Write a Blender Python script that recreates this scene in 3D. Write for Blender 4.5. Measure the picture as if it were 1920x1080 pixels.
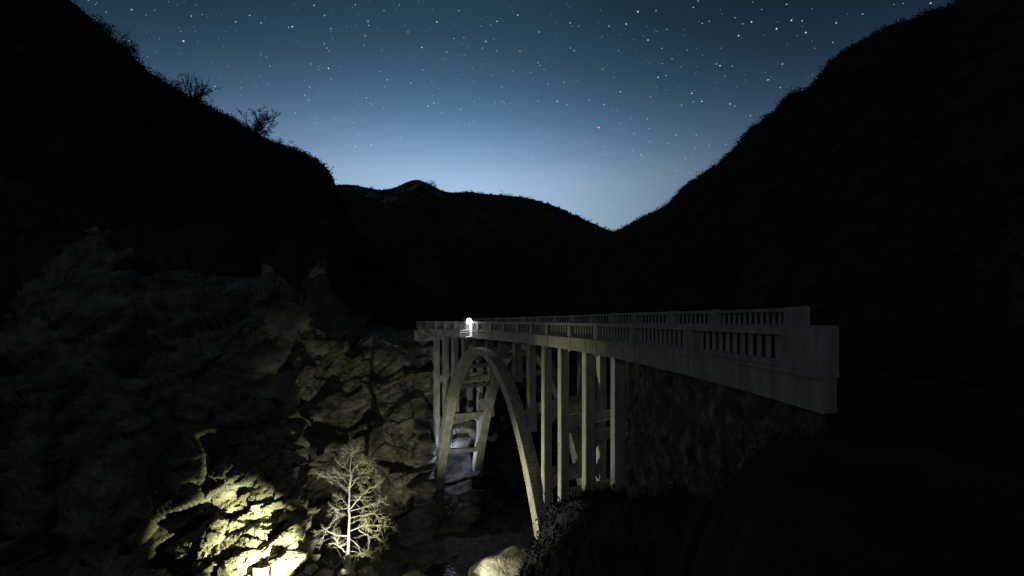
import bpy, bmesh, math, random
import numpy as np
from mathutils import Vector, Matrix
from mathutils.bvhtree import BVHTree

random.seed(7)
RNG = np.random.default_rng(11)
SC = bpy.context.scene
COL = SC.collection
for _o in list(bpy.data.objects):
    bpy.data.objects.remove(_o)

# ------------------------------------------------------------------ camera
CAMZ = 30.0                      # metres above the stream bed datum
FPX = 853.0                      # focal length in photograph pixels (16 mm on 36 mm)
HORIZON = 602.0
cam_d = bpy.data.cameras.new('camera')
cam = bpy.data.objects.new('camera', cam_d)
COL.objects.link(cam)
cam_d.sensor_width = 36.0
cam_d.lens = FPX * 36.0 / 1920.0
cam_d.shift_y = (HORIZON - 540.0) / 1920.0
cam_d.clip_start = 0.1
cam_d.clip_end = 200000.0
cam.location = (0, 0, CAMZ)
cam.rotation_euler = (math.radians(90), 0, 0)
SC.camera = cam

# ------------------------------------------------------------------ world: late dusk sky
world = bpy.data.worlds.new('World')
SC.world = world
world.use_nodes = True
wn, wl = world.node_tree.nodes, world.node_tree.links
wn.clear()
def wnode(t, **k):
    n = wn.new(t)
    for a, b in k.items():
        setattr(n, a, b)
    return n
def wmath(op, a, b=None, clamp=False):
    n = wnode('ShaderNodeMath', operation=op, use_clamp=clamp)
    for i, v in enumerate((a, b)):
        if v is None:
            continue
        if isinstance(v, (int, float)):
            n.inputs[i].default_value = v
        else:
            wl.new(v, n.inputs[i])
    return n.outputs[0]
w_tc = wnode('ShaderNodeTexCoord')
w_nrm = wnode('ShaderNodeVectorMath', operation='NORMALIZE')
wl.new(w_tc.outputs['Generated'], w_nrm.inputs[0])
w_sep = wnode('ShaderNodeSeparateXYZ')
wl.new(w_nrm.outputs[0], w_sep.inputs[0])
w_ramp = wnode('ShaderNodeValToRGB')
w_ramp.color_ramp.interpolation = 'B_SPLINE'
SKY = [(0.0, (.43, .58, .72)), (.20, (.41, .58, .78)), (.285, (.37, .54, .75)), (.335, (.22, .37, .59)), (.40, (.086, .190, .335)),
       (.47, (.039, .094, .165)), (.55, (.016, .043, .072)), (.70, (.008, .021, .033)), (1.0, (.005, .013, .020))]
els = w_ramp.color_ramp.elements
els[0].position, els[1].position = SKY[0][0], SKY[-1][0]
els[0].color, els[1].color = (*SKY[0][1], 1), (*SKY[-1][1], 1)
for p_, c_ in SKY[1:-1]:
    e_ = els.new(p_)
    e_.color = (*c_, 1)
wl.new(w_sep.outputs['Z'], w_ramp.inputs[0])
# the after-glow sits over the head of the canyon and fades to either side
GLOW_AZ = math.radians(-8)
w_hx = wmath('POWER', wmath('ADD', wmath('MULTIPLY', w_sep.outputs['X'], w_sep.outputs['X']),
                            wmath('MULTIPLY', w_sep.outputs['Y'], w_sep.outputs['Y'])), .5)
w_dot = wmath('DIVIDE', wmath('ADD', wmath('MULTIPLY', w_sep.outputs['X'], math.sin(GLOW_AZ)),
                              wmath('MULTIPLY', w_sep.outputs['Y'], math.cos(GLOW_AZ))), wmath('MAXIMUM', w_hx, .001))
w_fac = wmath('POWER', 2.71828, wmath('MULTIPLY', wmath('SUBTRACT', 1.0, w_dot), -10.0))
w_fac = wmath('ADD', wmath('MULTIPLY', w_fac, .86), .14)
w_mix = wnode('ShaderNodeMix', data_type='RGBA', blend_type='MULTIPLY')
w_mix.inputs['Factor'].default_value = 1.0
wl.new(w_ramp.outputs[0], w_mix.inputs['A'])
wl.new(w_fac, w_mix.inputs['B'])
w_add = wnode('ShaderNodeMix', data_type='RGBA', blend_type='ADD')
w_add.inputs['Factor'].default_value = 1.0
wl.new(w_mix.outputs['Result'], w_add.inputs['A'])
w_add.inputs['B'].default_value = (.003, .007, .010, 1)
w_bg = wnode('ShaderNodeBackground')
w_bg.inputs['Strength'].default_value = 1.0
wl.new(w_add.outputs['Result'], w_bg.inputs['Color'])
w_out = wnode('ShaderNodeOutputWorld')
wl.new(w_bg.outputs[0], w_out.inputs['Surface'])

# ------------------------------------------------------------------ moon-weak sun from behind the camera
sun_d = bpy.data.lights.new('moonlight', 'SUN')
sun_d.energy = 0.068
sun_d.angle = math.radians(3)
sun_d.color = (1.0, .97, .88)
sun = bpy.data.objects.new('moonlight', sun_d)
COL.objects.link(sun)
sun.rotation_euler = Vector((.55, .80, -.26)).to_track_quat('-Z', 'Y').to_euler()

SC.view_settings.view_transform = 'Standard'
SC.view_settings.look = 'None'
SC.view_settings.exposure = 0.0
SC.view_settings.gamma = 1.0
SC.render.engine = 'CYCLES'
SC.cycles.use_denoising = True
SC.cycles.max_bounces = 5
SC.cycles.diffuse_bounces = 3
SC.cycles.sample_clamp_indirect = 4.0

# ------------------------------------------------------------------ small helpers
def px(x, y, d):
    """world point seen at photograph pixel (x, y) at depth d along the view axis"""
    return np.array([(x - 960.0) / FPX * d, d, CAMZ - (y - HORIZON) / FPX * d])

def mesh_of(verts, faces, smooth=False):
    me = bpy.data.meshes.new('mesh')
    me.from_pydata([tuple(v) for v in verts], [], faces)
    me.validate()
    if smooth:
        me.polygons.foreach_set('use_smooth', [True] * len(me.polygons))
    me.update()
    return me

def obj(name, me, mat=None, parent=None):
    o = bpy.data.objects.new(name, me)
    COL.objects.link(o)
    if mat is not None and me is not None and not me.materials:
        me.materials.append(mat)
    if parent is not None:
        o.parent = parent
    return o

def tag(o, label=None, cat=None, group=None, kind=None):
    if label: o['label'] = label
    if cat: o['category'] = cat
    if group: o['group'] = group
    if kind: o['kind'] = kind
    return o

def empty(name, loc=(0, 0, 0)):
    e = bpy.data.objects.new(name, None)
    e.empty_display_size = .3
    e.location = loc
    COL.objects.link(e)
    return e

# --- vectorised noise -------------------------------------------------
def _hash(ix, iy, iz, k=0):
    h = (ix.astype(np.int64) * 374761393 + iy.astype(np.int64) * 668265263 + iz.astype(np.int64) * 2147483647 + k * 974634777) & 0xffffffff
    h = ((h ^ (h >> 13)) * 1274126177) & 0xffffffff
    h = ((h ^ (h >> 16)) * 2246822519) & 0xffffffff
    return ((h ^ (h >> 15)) & 0xffffff) / float(0xffffff)

def vnoise(p, k=0):
    i = np.floor(p)
    f = p - i
    f = f * f * f * (f * (f * 6 - 15) + 10)
    i = i.astype(np.int64)
    r = 0
    for dx in (0, 1):
        for dy in (0, 1):
            for dz in (0, 1):
                w = (f[:, 0] if dx else 1 - f[:, 0]) * (f[:, 1] if dy else 1 - f[:, 1]) * (f[:, 2] if dz else 1 - f[:, 2])
                r = r + w * _hash(i[:, 0] + dx, i[:, 1] + dy, i[:, 2] + dz, k)
    return r * 2 - 1

def fbm(p, octs=4, k=0, ridge=False):
    a, s, t = 1.0, 0, 0
    for o in range(octs):
        n = vnoise(p * (2.03 ** o) + 17.3 * o, k + o)
        if ridge:
            n = 1 - 2 * np.abs(n)
        s = s + a * n
        t += a
        a *= .5
    return s / t

def blocks(p, k=0, tilt=.8):
    """facetted rock: every Voronoi cell gets its own offset and its own tilted plane"""
    i = np.floor(p).astype(np.int64)
    best = np.full(len(p), 1e9); second = np.full(len(p), 1e9)
    val = np.zeros(len(p))
    for dx in (-1, 0, 1):
        for dy in (-1, 0, 1):
            for dz in (-1, 0, 1):
                c = i + np.array([dx, dy, dz])
                j = np.stack([_hash(c[:, 0], c[:, 1], c[:, 2], k + q) for q in (1, 2, 3)], 1)
                ctr = c + j
                d = ((p - ctr) ** 2).sum(1)
                t = np.stack([_hash(c[:, 0], c[:, 1], c[:, 2], k + q) for q in (5, 6, 7)], 1) * 2 - 1
                v = (_hash(c[:, 0], c[:, 1], c[:, 2], k + 9) * 2 - 1) + tilt * (t * (p - ctr)).sum(1) * 2
                nb = d < best
                second = np.where(nb, best, np.minimum(second, d))
                val = np.where(nb, v, val)
                best = np.where(nb, d, best)
    crack = np.sqrt(second) - np.sqrt(best)
    return val, crack

def grid_mesh(P, smooth=False):
    """P: rows x cols x 3"""
    r, c, _ = P.shape
    idx = np.arange(r * c).reshape(r, c)
    q = np.stack([idx[:-1, :-1], idx[:-1, 1:], idx[1:, 1:], idx[1:, :-1]], -1).reshape(-1, 4)
    me = bpy.data.meshes.new('mesh')
    me.vertices.add(r * c)
    me.vertices.foreach_set('co', P.reshape(-1).astype(np.float32))
    me.loops.add(q.size)
    me.loops.foreach_set('vertex_index', q.reshape(-1).astype(np.int32))
    me.polygons.add(len(q))
    me.polygons.foreach_set('loop_start', (np.arange(len(q)) * 4).astype(np.int32))
    me.polygons.foreach_set('loop_total', np.full(len(q), 4, np.int32))
    me.polygons.foreach_set('use_smooth', np.full(len(q), smooth))
    me.update(calc_edges=True)
    return me

def grid_normals(P):
    du = np.gradient(P, axis=1); dv = np.gradient(P, axis=0)
    n = np.cross(du, dv)
    return n / np.maximum(np.linalg.norm(n, axis=2, keepdims=True), 1e-9)

# ------------------------------------------------------------------ materials
def material(name, base, rough=.9, dark=None, scale=.5, detail=8, bump=.0, bump_scale=4.0, bump_dist=.1, ramp=(.35, .68), extra=None, spec=.2):
    m = bpy.data.materials.new(name)
    m.use_nodes = True
    n, l = m.node_tree.nodes, m.node_tree.links
    b = n['Principled BSDF']
    b.inputs['Roughness'].default_value = rough
    b.inputs['Specular IOR Level'].default_value = spec
    tc = n.new('ShaderNodeTexCoord')
    col = None
    if dark is not None:
        nz = n.new('ShaderNodeTexNoise')
        nz.inputs['Scale'].default_value = scale
        nz.inputs['Detail'].default_value = detail
        nz.inputs['Roughness'].default_value = .65
        l.new(tc.outputs['Object'], nz.inputs['Vector'])
        rp = n.new('ShaderNodeValToRGB')
        rp.color_ramp.elements[0].position, rp.color_ramp.elements[1].position = ramp
        rp.color_ramp.elements[0].color = (*dark, 1)
        rp.color_ramp.elements[1].color = (*base, 1)
        l.new(nz.outputs['Fac'], rp.inputs[0])
        col = rp.outputs[0]
        l.new(col, b.inputs['Base Color'])
    else:
        b.inputs['Base Color'].default_value = (*base, 1)
    if bump:
        nb = n.new('ShaderNodeTexNoise')
        nb.inputs['Scale'].default_value = bump_scale
        nb.inputs['Detail'].default_value = 10
        nb.inputs['Roughness'].default_value = .7
        l.new(tc.outputs['Object'], nb.inputs['Vector'])
        bp = n.new('ShaderNodeBump')
        bp.inputs['Strength'].default_value = bump
        bp.inputs['Distance'].default_value = bump_dist
        l.new(nb.outputs['Fac'], bp.inputs['Height'])
        l.new(bp.outputs[0], b.inputs['Normal'])
    if extra:
        extra(m, n, l, b, tc, col)
    return m

def concrete_extra(m, n, l, b, tc, col, lines=.12):
    # rain streaks running down and the lines left by the form boards
    mp = n.new('ShaderNodeMapping')
    mp.inputs['Scale'].default_value = (1.6, 1.6, .12)
    l.new(tc.outputs['Object'], mp.inputs['Vector'])
    nz = n.new('ShaderNodeTexNoise')
    nz.inputs['Scale'].default_value = 2.0
    nz.inputs['Detail'].default_value = 6
    l.new(mp.outputs[0], nz.inputs['Vector'])
    rp = n.new('ShaderNodeValToRGB')
    rp.color_ramp.elements[0].position, rp.color_ramp.elements[1].position = .38, .62
    rp.color_ramp.elements[0].color = (.62, .6, .55, 1)
    rp.color_ramp.elements[1].color = (1, 1, 1, 1)
    l.new(nz.outputs['Fac'], rp.inputs[0])
    mx = n.new('ShaderNodeMix'); mx.data_type = 'RGBA'; mx.blend_type = 'MULTIPLY'
    mx.inputs['Factor'].default_value = .8
    l.new(col, mx.inputs['A']); l.new(rp.outputs[0], mx.inputs['B'])
    wv = n.new('ShaderNodeTexWave')
    wv.bands_direction = 'Z'
    wv.inputs['Scale'].default_value = 1.05
    wv.inputs['Distortion'].default_value = .8
    wv.inputs['Detail'].default_value = 2
    l.new(tc.outputs['Object'], wv.inputs['Vector'])
    r2 = n.new('ShaderNodeValToRGB')
    r2.color_ramp.elements[0].position, r2.color_ramp.elements[1].position = .0, .12
    r2.color_ramp.elements[0].color = (.45, .44, .4, 1)
    r2.color_ramp.elements[1].color = (1, 1, 1, 1)
    l.new(wv.outputs['Fac'], r2.inputs[0])
    m2 = n.new('ShaderNodeMix'); m2.data_type = 'RGBA'; m2.blend_type = 'MULTIPLY'
    m2.inputs['Factor'].default_value = lines
    l.new(mx.outputs['Result'], m2.inputs['A']); l.new(r2.outputs[0], m2.inputs['B'])
    l.new(m2.outputs['Result'], b.inputs['Base Color'])

def rock_extra(m, n, l, b, tc, col):
    # inclined bedding, thin dark fractures and rusty stains
    mp = n.new('ShaderNodeMapping')
    mp.inputs['Rotation'].default_value = (.35, .75, .2)
    mp.inputs['Scale'].default_value = (.5, .5, 1.15)
    l.new(tc.outputs['Object'], mp.inputs['Vector'])
    nz = n.new('ShaderNodeTexNoise')
    nz.inputs['Scale'].default_value = .55
    nz.inputs['Detail'].default_value = 12
    nz.inputs['Roughness'].default_value = .72
    nz.inputs['Distortion'].default_value = .6
    l.new(mp.outputs[0], nz.inputs['Vector'])
    rp = n.new('ShaderNodeValToRGB')
    e = rp.color_ramp.elements
    e[0].position, e[1].position = .36, .62
    e[0].color = (.24, .23, .22, 1); e[1].color = (1, 1, 1, 1)
    mid = e.new(.46); mid.color = (.62, .55, .44, 1)
    l.new(nz.outputs['Fac'], rp.inputs[0])
    mx = n.new('ShaderNodeMix'); mx.data_type = 'RGBA'; mx.blend_type = 'MULTIPLY'
    mx.inputs['Factor'].default_value = .85
    l.new(col, mx.inputs['A']); l.new(rp.outputs[0], mx.inputs['B'])
    # fracture net, warped so that no cell looks regular
    wq = n.new('ShaderNodeTexNoise'); wq.inputs['Scale'].default_value = .6; wq.inputs['Detail'].default_value = 5
    l.new(tc.outputs['Object'], wq.inputs['Vector'])
    ad = n.new('ShaderNodeVectorMath'); ad.operation = 'MULTIPLY_ADD'
    l.new(wq.outputs['Color'], ad.inputs[0]); ad.inputs[1].default_value = (1.8, 1.8, 1.8); l.new(mp.outputs[0], ad.inputs[2])
    hgt = None
    colr = mx.outputs['Result']
    for sc_, w_, dk in ((.55, .05, .35), (1.7, .07, .5)):
        vo = n.new('ShaderNodeTexVoronoi'); vo.feature = 'DISTANCE_TO_EDGE'; vo.inputs['Scale'].default_value = sc_
        l.new(ad.outputs[0], vo.inputs['Vector'])
        mr = n.new('ShaderNodeMapRange'); mr.inputs['From Min'].default_value = 0; mr.inputs['From Max'].default_value = w_
        mr.inputs['To Min'].default_value = dk; mr.inputs['To Max'].default_value = 1.0
        l.new(vo.outputs['Distance'], mr.inputs['Value'])
        m3 = n.new('ShaderNodeMix'); m3.data_type = 'RGBA'; m3.blend_type = 'MULTIPLY'; m3.inputs['Factor'].default_value = .5
        l.new(colr, m3.inputs['A']); l.new(mr.outputs[0], m3.inputs['B'])
        colr = m3.outputs['Result']
        if hgt is None: hgt = mr.outputs[0]
        else:
            a2 = n.new('ShaderNodeMath'); a2.operation = 'ADD'
            l.new(hgt, a2.inputs[0]); l.new(mr.outputs[0], a2.inputs[1]); hgt = a2.outputs[0]
    l.new(colr, b.inputs['Base Color'])
    old = b.inputs['Normal'].links[0].from_node if b.inputs['Normal'].links else None
    b2 = n.new('ShaderNodeBump'); b2.inputs['Strength'].default_value = .6; b2.inputs['Distance'].default_value = .15
    l.new(hgt, b2.inputs['Height'])
    if old: l.new(old.outputs[0], b2.inputs['Normal'])
    l.new(b2.outputs[0], b.inputs['Normal'])

M = {}
M['concrete'] = material('weathered_concrete', (.37, .365, .34), dark=(.25, .245, .225), scale=.8, bump=.25, bump_scale=9, bump_dist=.03, extra=concrete_extra)
M['concrete_rib'] = material('board_marked_concrete', (.42, .415, .385), dark=(.27, .265, .24), scale=.8, bump=.25, bump_scale=9, bump_dist=.03, extra=lambda *a: concrete_extra(*a, lines=.75))
M['concrete_dark'] = material('road_surface', (.032, .028, .022), dark=(.015, .014, .012), scale=1.2, rough=1.0, spec=0.0, bump=.3, bump_scale=12, bump_dist=.03)
M['rock'] = material('canyon_rock', (.23, .226, .208), dark=(.075, .073, .068), scale=.35, bump=.7, bump_scale=2.0, bump_dist=.16, extra=rock_extra)
M['boulder'] = material('river_boulder', (.46, .45, .40), dark=(.24, .235, .21), scale=1.1, bump=.8, bump_scale=3.0, bump_dist=.12, extra=rock_extra)
def streak_extra(m, n, l, b, tc, col):
    mp = n.new('ShaderNodeMapping'); mp.inputs['Scale'].default_value = (1.3, 1.3, 1.0)
    l.new(tc.outputs['Object'], mp.inputs['Vector'])
    nz = n.new('ShaderNodeTexNoise'); nz.inputs['Scale'].default_value = 1.5; nz.inputs['Detail'].default_value = 9; nz.inputs['Roughness'].default_value = .7
    l.new(mp.outputs[0], nz.inputs['Vector'])
    rp = n.new('ShaderNodeValToRGB'); e = rp.color_ramp.elements
    e[0].position, e[1].position = .40, .70
    e[0].color = (.035, .031, .025, 1); e[1].color = (.34, .32, .28, 1)
    k_ = e.new(.55); k_.color = (.12, .107, .08, 1)
    l.new(nz.outputs['Fac'], rp.inputs[0]); l.new(rp.outputs[0], b.inputs['Base Color'])
M['abutment'] = material('abutment_rubble', (.26, .24, .19), dark=(.08, .075, .06), scale=1.6, bump=1.0, bump_scale=3.5, bump_dist=.2, extra=streak_extra)
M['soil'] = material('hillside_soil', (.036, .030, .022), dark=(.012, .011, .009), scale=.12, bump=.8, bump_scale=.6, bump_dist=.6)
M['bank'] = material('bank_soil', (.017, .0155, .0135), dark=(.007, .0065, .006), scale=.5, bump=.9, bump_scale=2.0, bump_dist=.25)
M['gravel'] = material('stream_gravel', (.16, .15, .13), dark=(.05, .048, .042), scale=1.4, bump=1.0, bump_scale=5, bump_dist=.15)
M['leaf'] = material('chaparral_leaf', (.026, .029, .016), dark=(.012, .014, .008), scale=.8)
M['bark_pale'] = material('pale_bark', (.68, .66, .58), dark=(.48, .46, .40), scale=6)
M['twig'] = material('pale_twig', (.74, .72, .62))
M['catkin'] = material('withered_leaf', (.52, .50, .12), dark=(.36, .34, .08), scale=3)
M['bark_dark'] = material('dark_bark', (.07, .06, .05))
M['steel'] = material('galvanised_steel', (.62, .64, .64), rough=.45)
M['white_board'] = material('white_board', (.82, .82, .80), rough=.6)
M['black_metal'] = material('black_metal', (.03, .03, .03), rough=.5)
M['alloy'] = material('aircraft_alloy', (.6, .6, .62), rough=.4)

def mountain_extra(m, n, l, b, tc, col):
    # pale scree chutes under the summit
    mp = n.new('ShaderNodeMapping')
    mp.inputs['Scale'].default_value = (.045, .03, .014)
    mp.inputs['Rotation'].default_value = (0, .5, 0)
    l.new(tc.outputs['Object'], mp.inputs['Vector'])
    nz = n.new('ShaderNodeTexNoise')
    nz.inputs['Scale'].default_value = 1.6
    nz.inputs['Detail'].default_value = 9
    nz.inputs['Roughness'].default_value = .75
    l.new(mp.outputs[0], nz.inputs['Vector'])
    rp = n.new('ShaderNodeValToRGB')
    rp.color_ramp.elements[0].position, rp.color_ramp.elements[1].position = .47, .56
    l.new(nz.outputs['Fac'], rp.inputs[0])
    # only on the summit block
    sp = n.new('ShaderNodeVectorMath'); sp.operation = 'DISTANCE'
    sp.inputs[1].default_value = (-105, 430, CAMZ + 115)
    l.new(tc.outputs['Object'], sp.inputs[0])
    mr = n.new('ShaderNodeMapRange')
    mr.inputs['From Min'].default_value, mr.inputs['From Max'].default_value = 25, 62
    mr.inputs['To Min'].default_value, mr.inputs['To Max'].default_value = 1, 0
    l.new(sp.outputs['Value'], mr.inputs['Value'])
    mu = n.new('ShaderNodeMath'); mu.operation = 'MULTIPLY'
    l.new(rp.outputs[0], mu.inputs[0]); l.new(mr.outputs[0], mu.inputs[1])
    mx = n.new('ShaderNodeMix'); mx.data_type = 'RGBA'
    l.new(mu.outputs[0], mx.inputs['Factor'])
    l.new(col, mx.inputs['A']); mx.inputs['B'].default_value = (.38, .38, .38, 1)
    l.new(mx.outputs['Result'], b.inputs['Base Color'])
M['mountain'] = material('mountain_slope', (.055, .046, .034), dark=(.02, .019, .015), scale=.03, bump=1.0, bump_scale=.15, bump_dist=3.0, extra=mountain_extra)

def water_mat():
    m = bpy.data.materials.new('stream_water')
    m.use_nodes = True
    b = m.node_tree.nodes['Principled BSDF']
    b.inputs['Base Color'].default_value = (.02, .025, .022, 1)
    b.inputs['Roughness'].default_value = .12
    b.inputs['IOR'].default_value = 1.33
    n, l = m.node_tree.nodes, m.node_tree.links
    nb = n.new('ShaderNodeTexNoise'); nb.inputs['Scale'].default_value = 1.5; nb.inputs['Detail'].default_value = 5
    tc = n.new('ShaderNodeTexCoord'); l.new(tc.outputs['Object'], nb.inputs['Vector'])
    bp = n.new('ShaderNodeBump'); bp.inputs['Strength'].default_value = .35; bp.inputs['Distance'].default_value = .1
    l.new(nb.outputs['Fac'], bp.inputs['Height']); l.new(bp.outputs[0], b.inputs['Normal'])
    return m
M['water'] = water_mat()

def glow_mat(name, color, strength, sample=True):
    m = bpy.data.materials.new(name)
    m.use_nodes = True
    n, l = m.node_tree.nodes, m.node_tree.links
    n.clear()
    e = n.new('ShaderNodeEmission')
    e.inputs['Color'].default_value = (*color, 1)
    e.inputs['Strength'].default_value = strength
    o = n.new('ShaderNodeOutputMaterial')
    l.new(e.outputs[0], o.inputs['Surface'])
    if not sample:
        m.cycles.emission_sampling = 'NONE'
    return m

# ------------------------------------------------------------------ terrain
FLOOR = -28.0                    # stream bed, relative to the camera

def interp_cols(xs, ys, q):
    """smooth (monotone-ish) interpolation through control values"""
    xs, ys = np.asarray(xs, float), np.asarray(ys, float)
    m = np.gradient(ys, xs)
    i = np.clip(np.searchsorted(xs, q) - 1, 0, len(xs) - 2)
    h = xs[i + 1] - xs[i]
    t = np.clip((q - xs[i]) / h, 0, 1)
    return (ys[i] * (2 * t ** 3 - 3 * t ** 2 + 1) + h * m[i] * (t ** 3 - 2 * t ** 2 + t)
            + ys[i + 1] * (-2 * t ** 3 + 3 * t ** 2) + h * m[i + 1] * (t ** 3 - t ** 2))

def loft(rows, v):
    """rows: list of (cols x 3) curves; v: parameter samples 0..len(rows)-1; Catmull-Rom between the rows"""
    R = np.stack(rows, 0)
    k = len(rows)
    out = []
    for t in v:
        i = int(min(math.floor(t), k - 2)); f = t - i
        p0, p1, p2, p3 = R[max(i - 1, 0)], R[i], R[i + 1], R[min(i + 2, k - 1)]
        m1, m2 = (p2 - p0) * .5 * .7, (p3 - p1) * .5 * .7
        out.append(p1 * (2 * f ** 3 - 3 * f ** 2 + 1) + m1 * (f ** 3 - 2 * f ** 2 + f) + p2 * (-2 * f ** 3 + 3 * f ** 2) + m2 * (f ** 3 - f ** 2))
    return np.stack(out, 0)

def curve_from_px(xs, zs, hs, q):
    z = interp_cols(xs, zs, q); h = interp_cols(xs, hs, q)
    return np.stack([(q - 960) / FPX * z, z, h + CAMZ], 1)

def curve_ridge(us, pxs, pys, zs, q):
    x = interp_cols(us, pxs, q); y = interp_cols(us, pys, q); z = interp_cols(us, zs, q)
    return np.stack([(x - 960) / FPX * z, z, CAMZ - (y - HORIZON) / FPX * z], 1)

# ---- far canyon wall with the left-hand hillside above it
q = np.concatenate([np.linspace(-900, 0, 40)[:-1], np.linspace(0, 220, 90)[:-1], np.linspace(220, 640, 250)[:-1], np.linspace(640, 960, 130)[:-1], np.linspace(960, 1250, 36)])
CU = [-900, -300, 0, 200, 400, 520, 578, 604, 640, 700, 780, 840, 900, 960, 1040, 1150, 1250]
zb = [24, 30, 34, 36.5, 40, 44.0, 47.5, 54, 60, 60, 57, 58, 60, 80, 95, 115, 130]
z20 = [28, 36, 40, 42.5, 45, 47.5, 49.5, 56, 61, 62, 60.5, 65.5, 66.5, 84, 98, 118, 133]
z8 = [33, 41, 46, 48, 50, 51, 52, 58, 63, 64, 64.5, 71, 75, 88, 102, 122, 137]
z3 = [40, 50, 55, 56, 57, 57, 57, 62, 65, 66, 67, 74, 84, 97, 110, 130, 145]
rows = [curve_from_px(CU, zb, [FLOOR - 2.5] * len(CU), q),
        curve_from_px(CU, z20, [-20] * len(CU), q),
        curve_from_px(CU, z8, [-9] * len(CU), q),
        curve_from_px(CU, z3, [-2, -2, -1, 4, 6, 5, 3, 1, -1, -2, -3.0, -4, -5, -6, -6, -6, -6], q)]
RU = [-900, -300, 0, 200, 297, 350, 400, 520, 570, 588, 604, 622, 645, 700, 780, 840, 900, 960, 1040, 1150, 1250]
rx = [-900, -300, 0, 195, 290, 342, 395, 515, 582, 612, 625, 618, 650, 720, 800, 860, 920, 980, 1050, 1150, 1250]
ry = [-900, -420, -122, 63, 151, 183, 213, 276, 303, 320, 344, 358, 420, 480, 560, 585, 590, 590, 590, 590, 590]
rz = [75, 90, 100, 108, 112, 114, 116, 122, 124, 124, 124, 125, 122, 112, 100, 104, 108, 116, 125, 140, 155]
ridge = curve_ridge(RU, rx, ry, rz, q)
back = ridge + np.array([0, 45, -22.0])
rows += [rows[3] * .5 + ridge * .5 + np.array([0, 0, 2.0]), ridge, back]
v = np.concatenate([np.linspace(0, 1, 86)[:-1], np.linspace(1, 2, 70)[:-1], np.linspace(2, 3, 54)[:-1], np.linspace(3, 5, 60)[:-1], np.linspace(5, 6, 8)])
P = loft(rows, v)
N = grid_normals(P)
if N[60, 200].dot(np.array([0, -1, .2])) < 0:
    N = -N
S = P.reshape(-1, 3)
Sr = S @ np.array(Matrix.Rotation(.45, 3, 'Y') @ Matrix.Rotation(.3, 3, 'X')).T          # bedding dips to the left
vv = np.repeat(v, len(q))
qq = np.tile(q, len(v))
cliffy = np.clip((3.6 - vv) / .9, 0, 1)
ridge_damp = np.clip(np.abs(vv - 5) / .8, .45, 1)
pool = np.exp(-((qq - 470) / 150) ** 4) * np.clip((1.75 - vv) / .5, 0, 1)            # shattered rock at the cliff foot
b1, c1 = blocks(Sr * np.array([.085, .10, .15]) + fbm(S * .09, 2, 91)[:, None] * .30, 3)
b2, c2 = blocks(Sr * np.array([.15, .24, .42]) + fbm(S * .25, 2, 92)[:, None] * .25, 23)
b3, c3 = blocks(Sr * np.array([.42, .55, .85]), 43)
b4, c4 = blocks(Sr * np.array([1.5, 1.6, 2.0]), 63)
def blur(a):
    a = a.reshape(len(v), len(q))
    for _ in range(1):
        a = np.pad(a, 1, mode='edge')
        a = (a[:-2, 1:-1] + 2 * a[1:-1, 1:-1] + a[2:, 1:-1]) / 4
        a = np.pad(a, ((0, 0), (1, 1)), mode='edge')
        a = (a[:, :-2] + 2 * a[:, 1:-1] + a[:, 2:]) / 4
    return a.reshape(-1)
b1 = blur(b1)
disp = (fbm(S * .04, 3, 5) * 3.0 + b1 * (1.7 - .9 * pool) + b2 * (.62 + .25 * pool) + b3 * (.12 + .22 * pool) + b4 * (.03 + .07 * pool)
        - .35 * np.exp(-c1 * 14) - .14 * np.exp(-c2 * 12) - (.03 + .07 * pool) * np.exp(-c3 * 10) + fbm(S * .6, 3, 71) * .18)
disp = disp * pool + (disp * .45 + blur(disp) * .55) * (1 - pool)
soft = fbm(S * .04, 5, 15) * 2.0 + fbm(S * .25, 4, 25, True) * 1.3
nose = np.exp(-((qq - 592) / 28) ** 2) * np.exp(-((vv - 4.9) / .35) ** 2) * 4.0
D = (disp * cliffy + soft * (1 - cliffy)) * ridge_damp
P2 = P + N * D.reshape(P.shape[0], P.shape[1], 1)
cliff = obj('cliff', grid_mesh(P2, True), M['rock'])
cliff.data.set_sharp_from_angle(angle=math.radians(30))
tag(cliff, kind='structure')
# scrub-covered upper slope gets the soil, bare rock below
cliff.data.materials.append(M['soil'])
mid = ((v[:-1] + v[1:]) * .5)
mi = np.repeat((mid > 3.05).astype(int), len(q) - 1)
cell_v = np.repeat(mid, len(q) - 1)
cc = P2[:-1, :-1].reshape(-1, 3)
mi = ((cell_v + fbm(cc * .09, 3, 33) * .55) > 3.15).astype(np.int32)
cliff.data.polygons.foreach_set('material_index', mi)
cliff_tree = BVHTree.FromPolygons([tuple(p) for p in P2.reshape(-1, 3)], [tuple(p.vertices) for p in cliff.data.polygons])
CLIFF_P, CLIFF_V = P2, v

# ---- the mountain at the head of the canyon
q = np.linspace(480, 1320, 260)
MU = [480, 560, 610, 655, 690, 715, 745, 770, 785, 800, 830, 880, 940, 1000, 1060, 1110, 1140, 1200, 1320]
my = [384, 366, 355, 349, 354, 358, 353, 342, 340, 345, 361, 367, 371, 379, 404, 425, 438, 478, 545]
mz = [430] * len(MU)
rid = curve_ridge(MU, MU, my, mz, q)
foot = curve_from_px(MU, [170] * len(MU), [-18] * len(MU), q)
rows = [foot, foot * .5 + rid * .5 + np.array([0, 15, -12.]), rid, rid + np.array([0, 160, -110.])]
v = np.concatenate([np.linspace(0, 2, 110)[:-1], np.linspace(2, 3, 14)])
P = loft(rows, v); N = grid_normals(P)
S = P.reshape(-1, 3); vv = np.repeat(v, len(q))
damp = np.clip(np.abs(vv - 2) / .7, .05, 1)
D = (fbm(S * .012, 5, 7, True) * 14 + fbm(S * .08, 3, 9) * 2.5) * damp
P2 = P - N * D.reshape(P.shape[0], -1, 1) * np.sign(N[50, 100].dot(np.array([0, -1, .4]))) * -1
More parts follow.
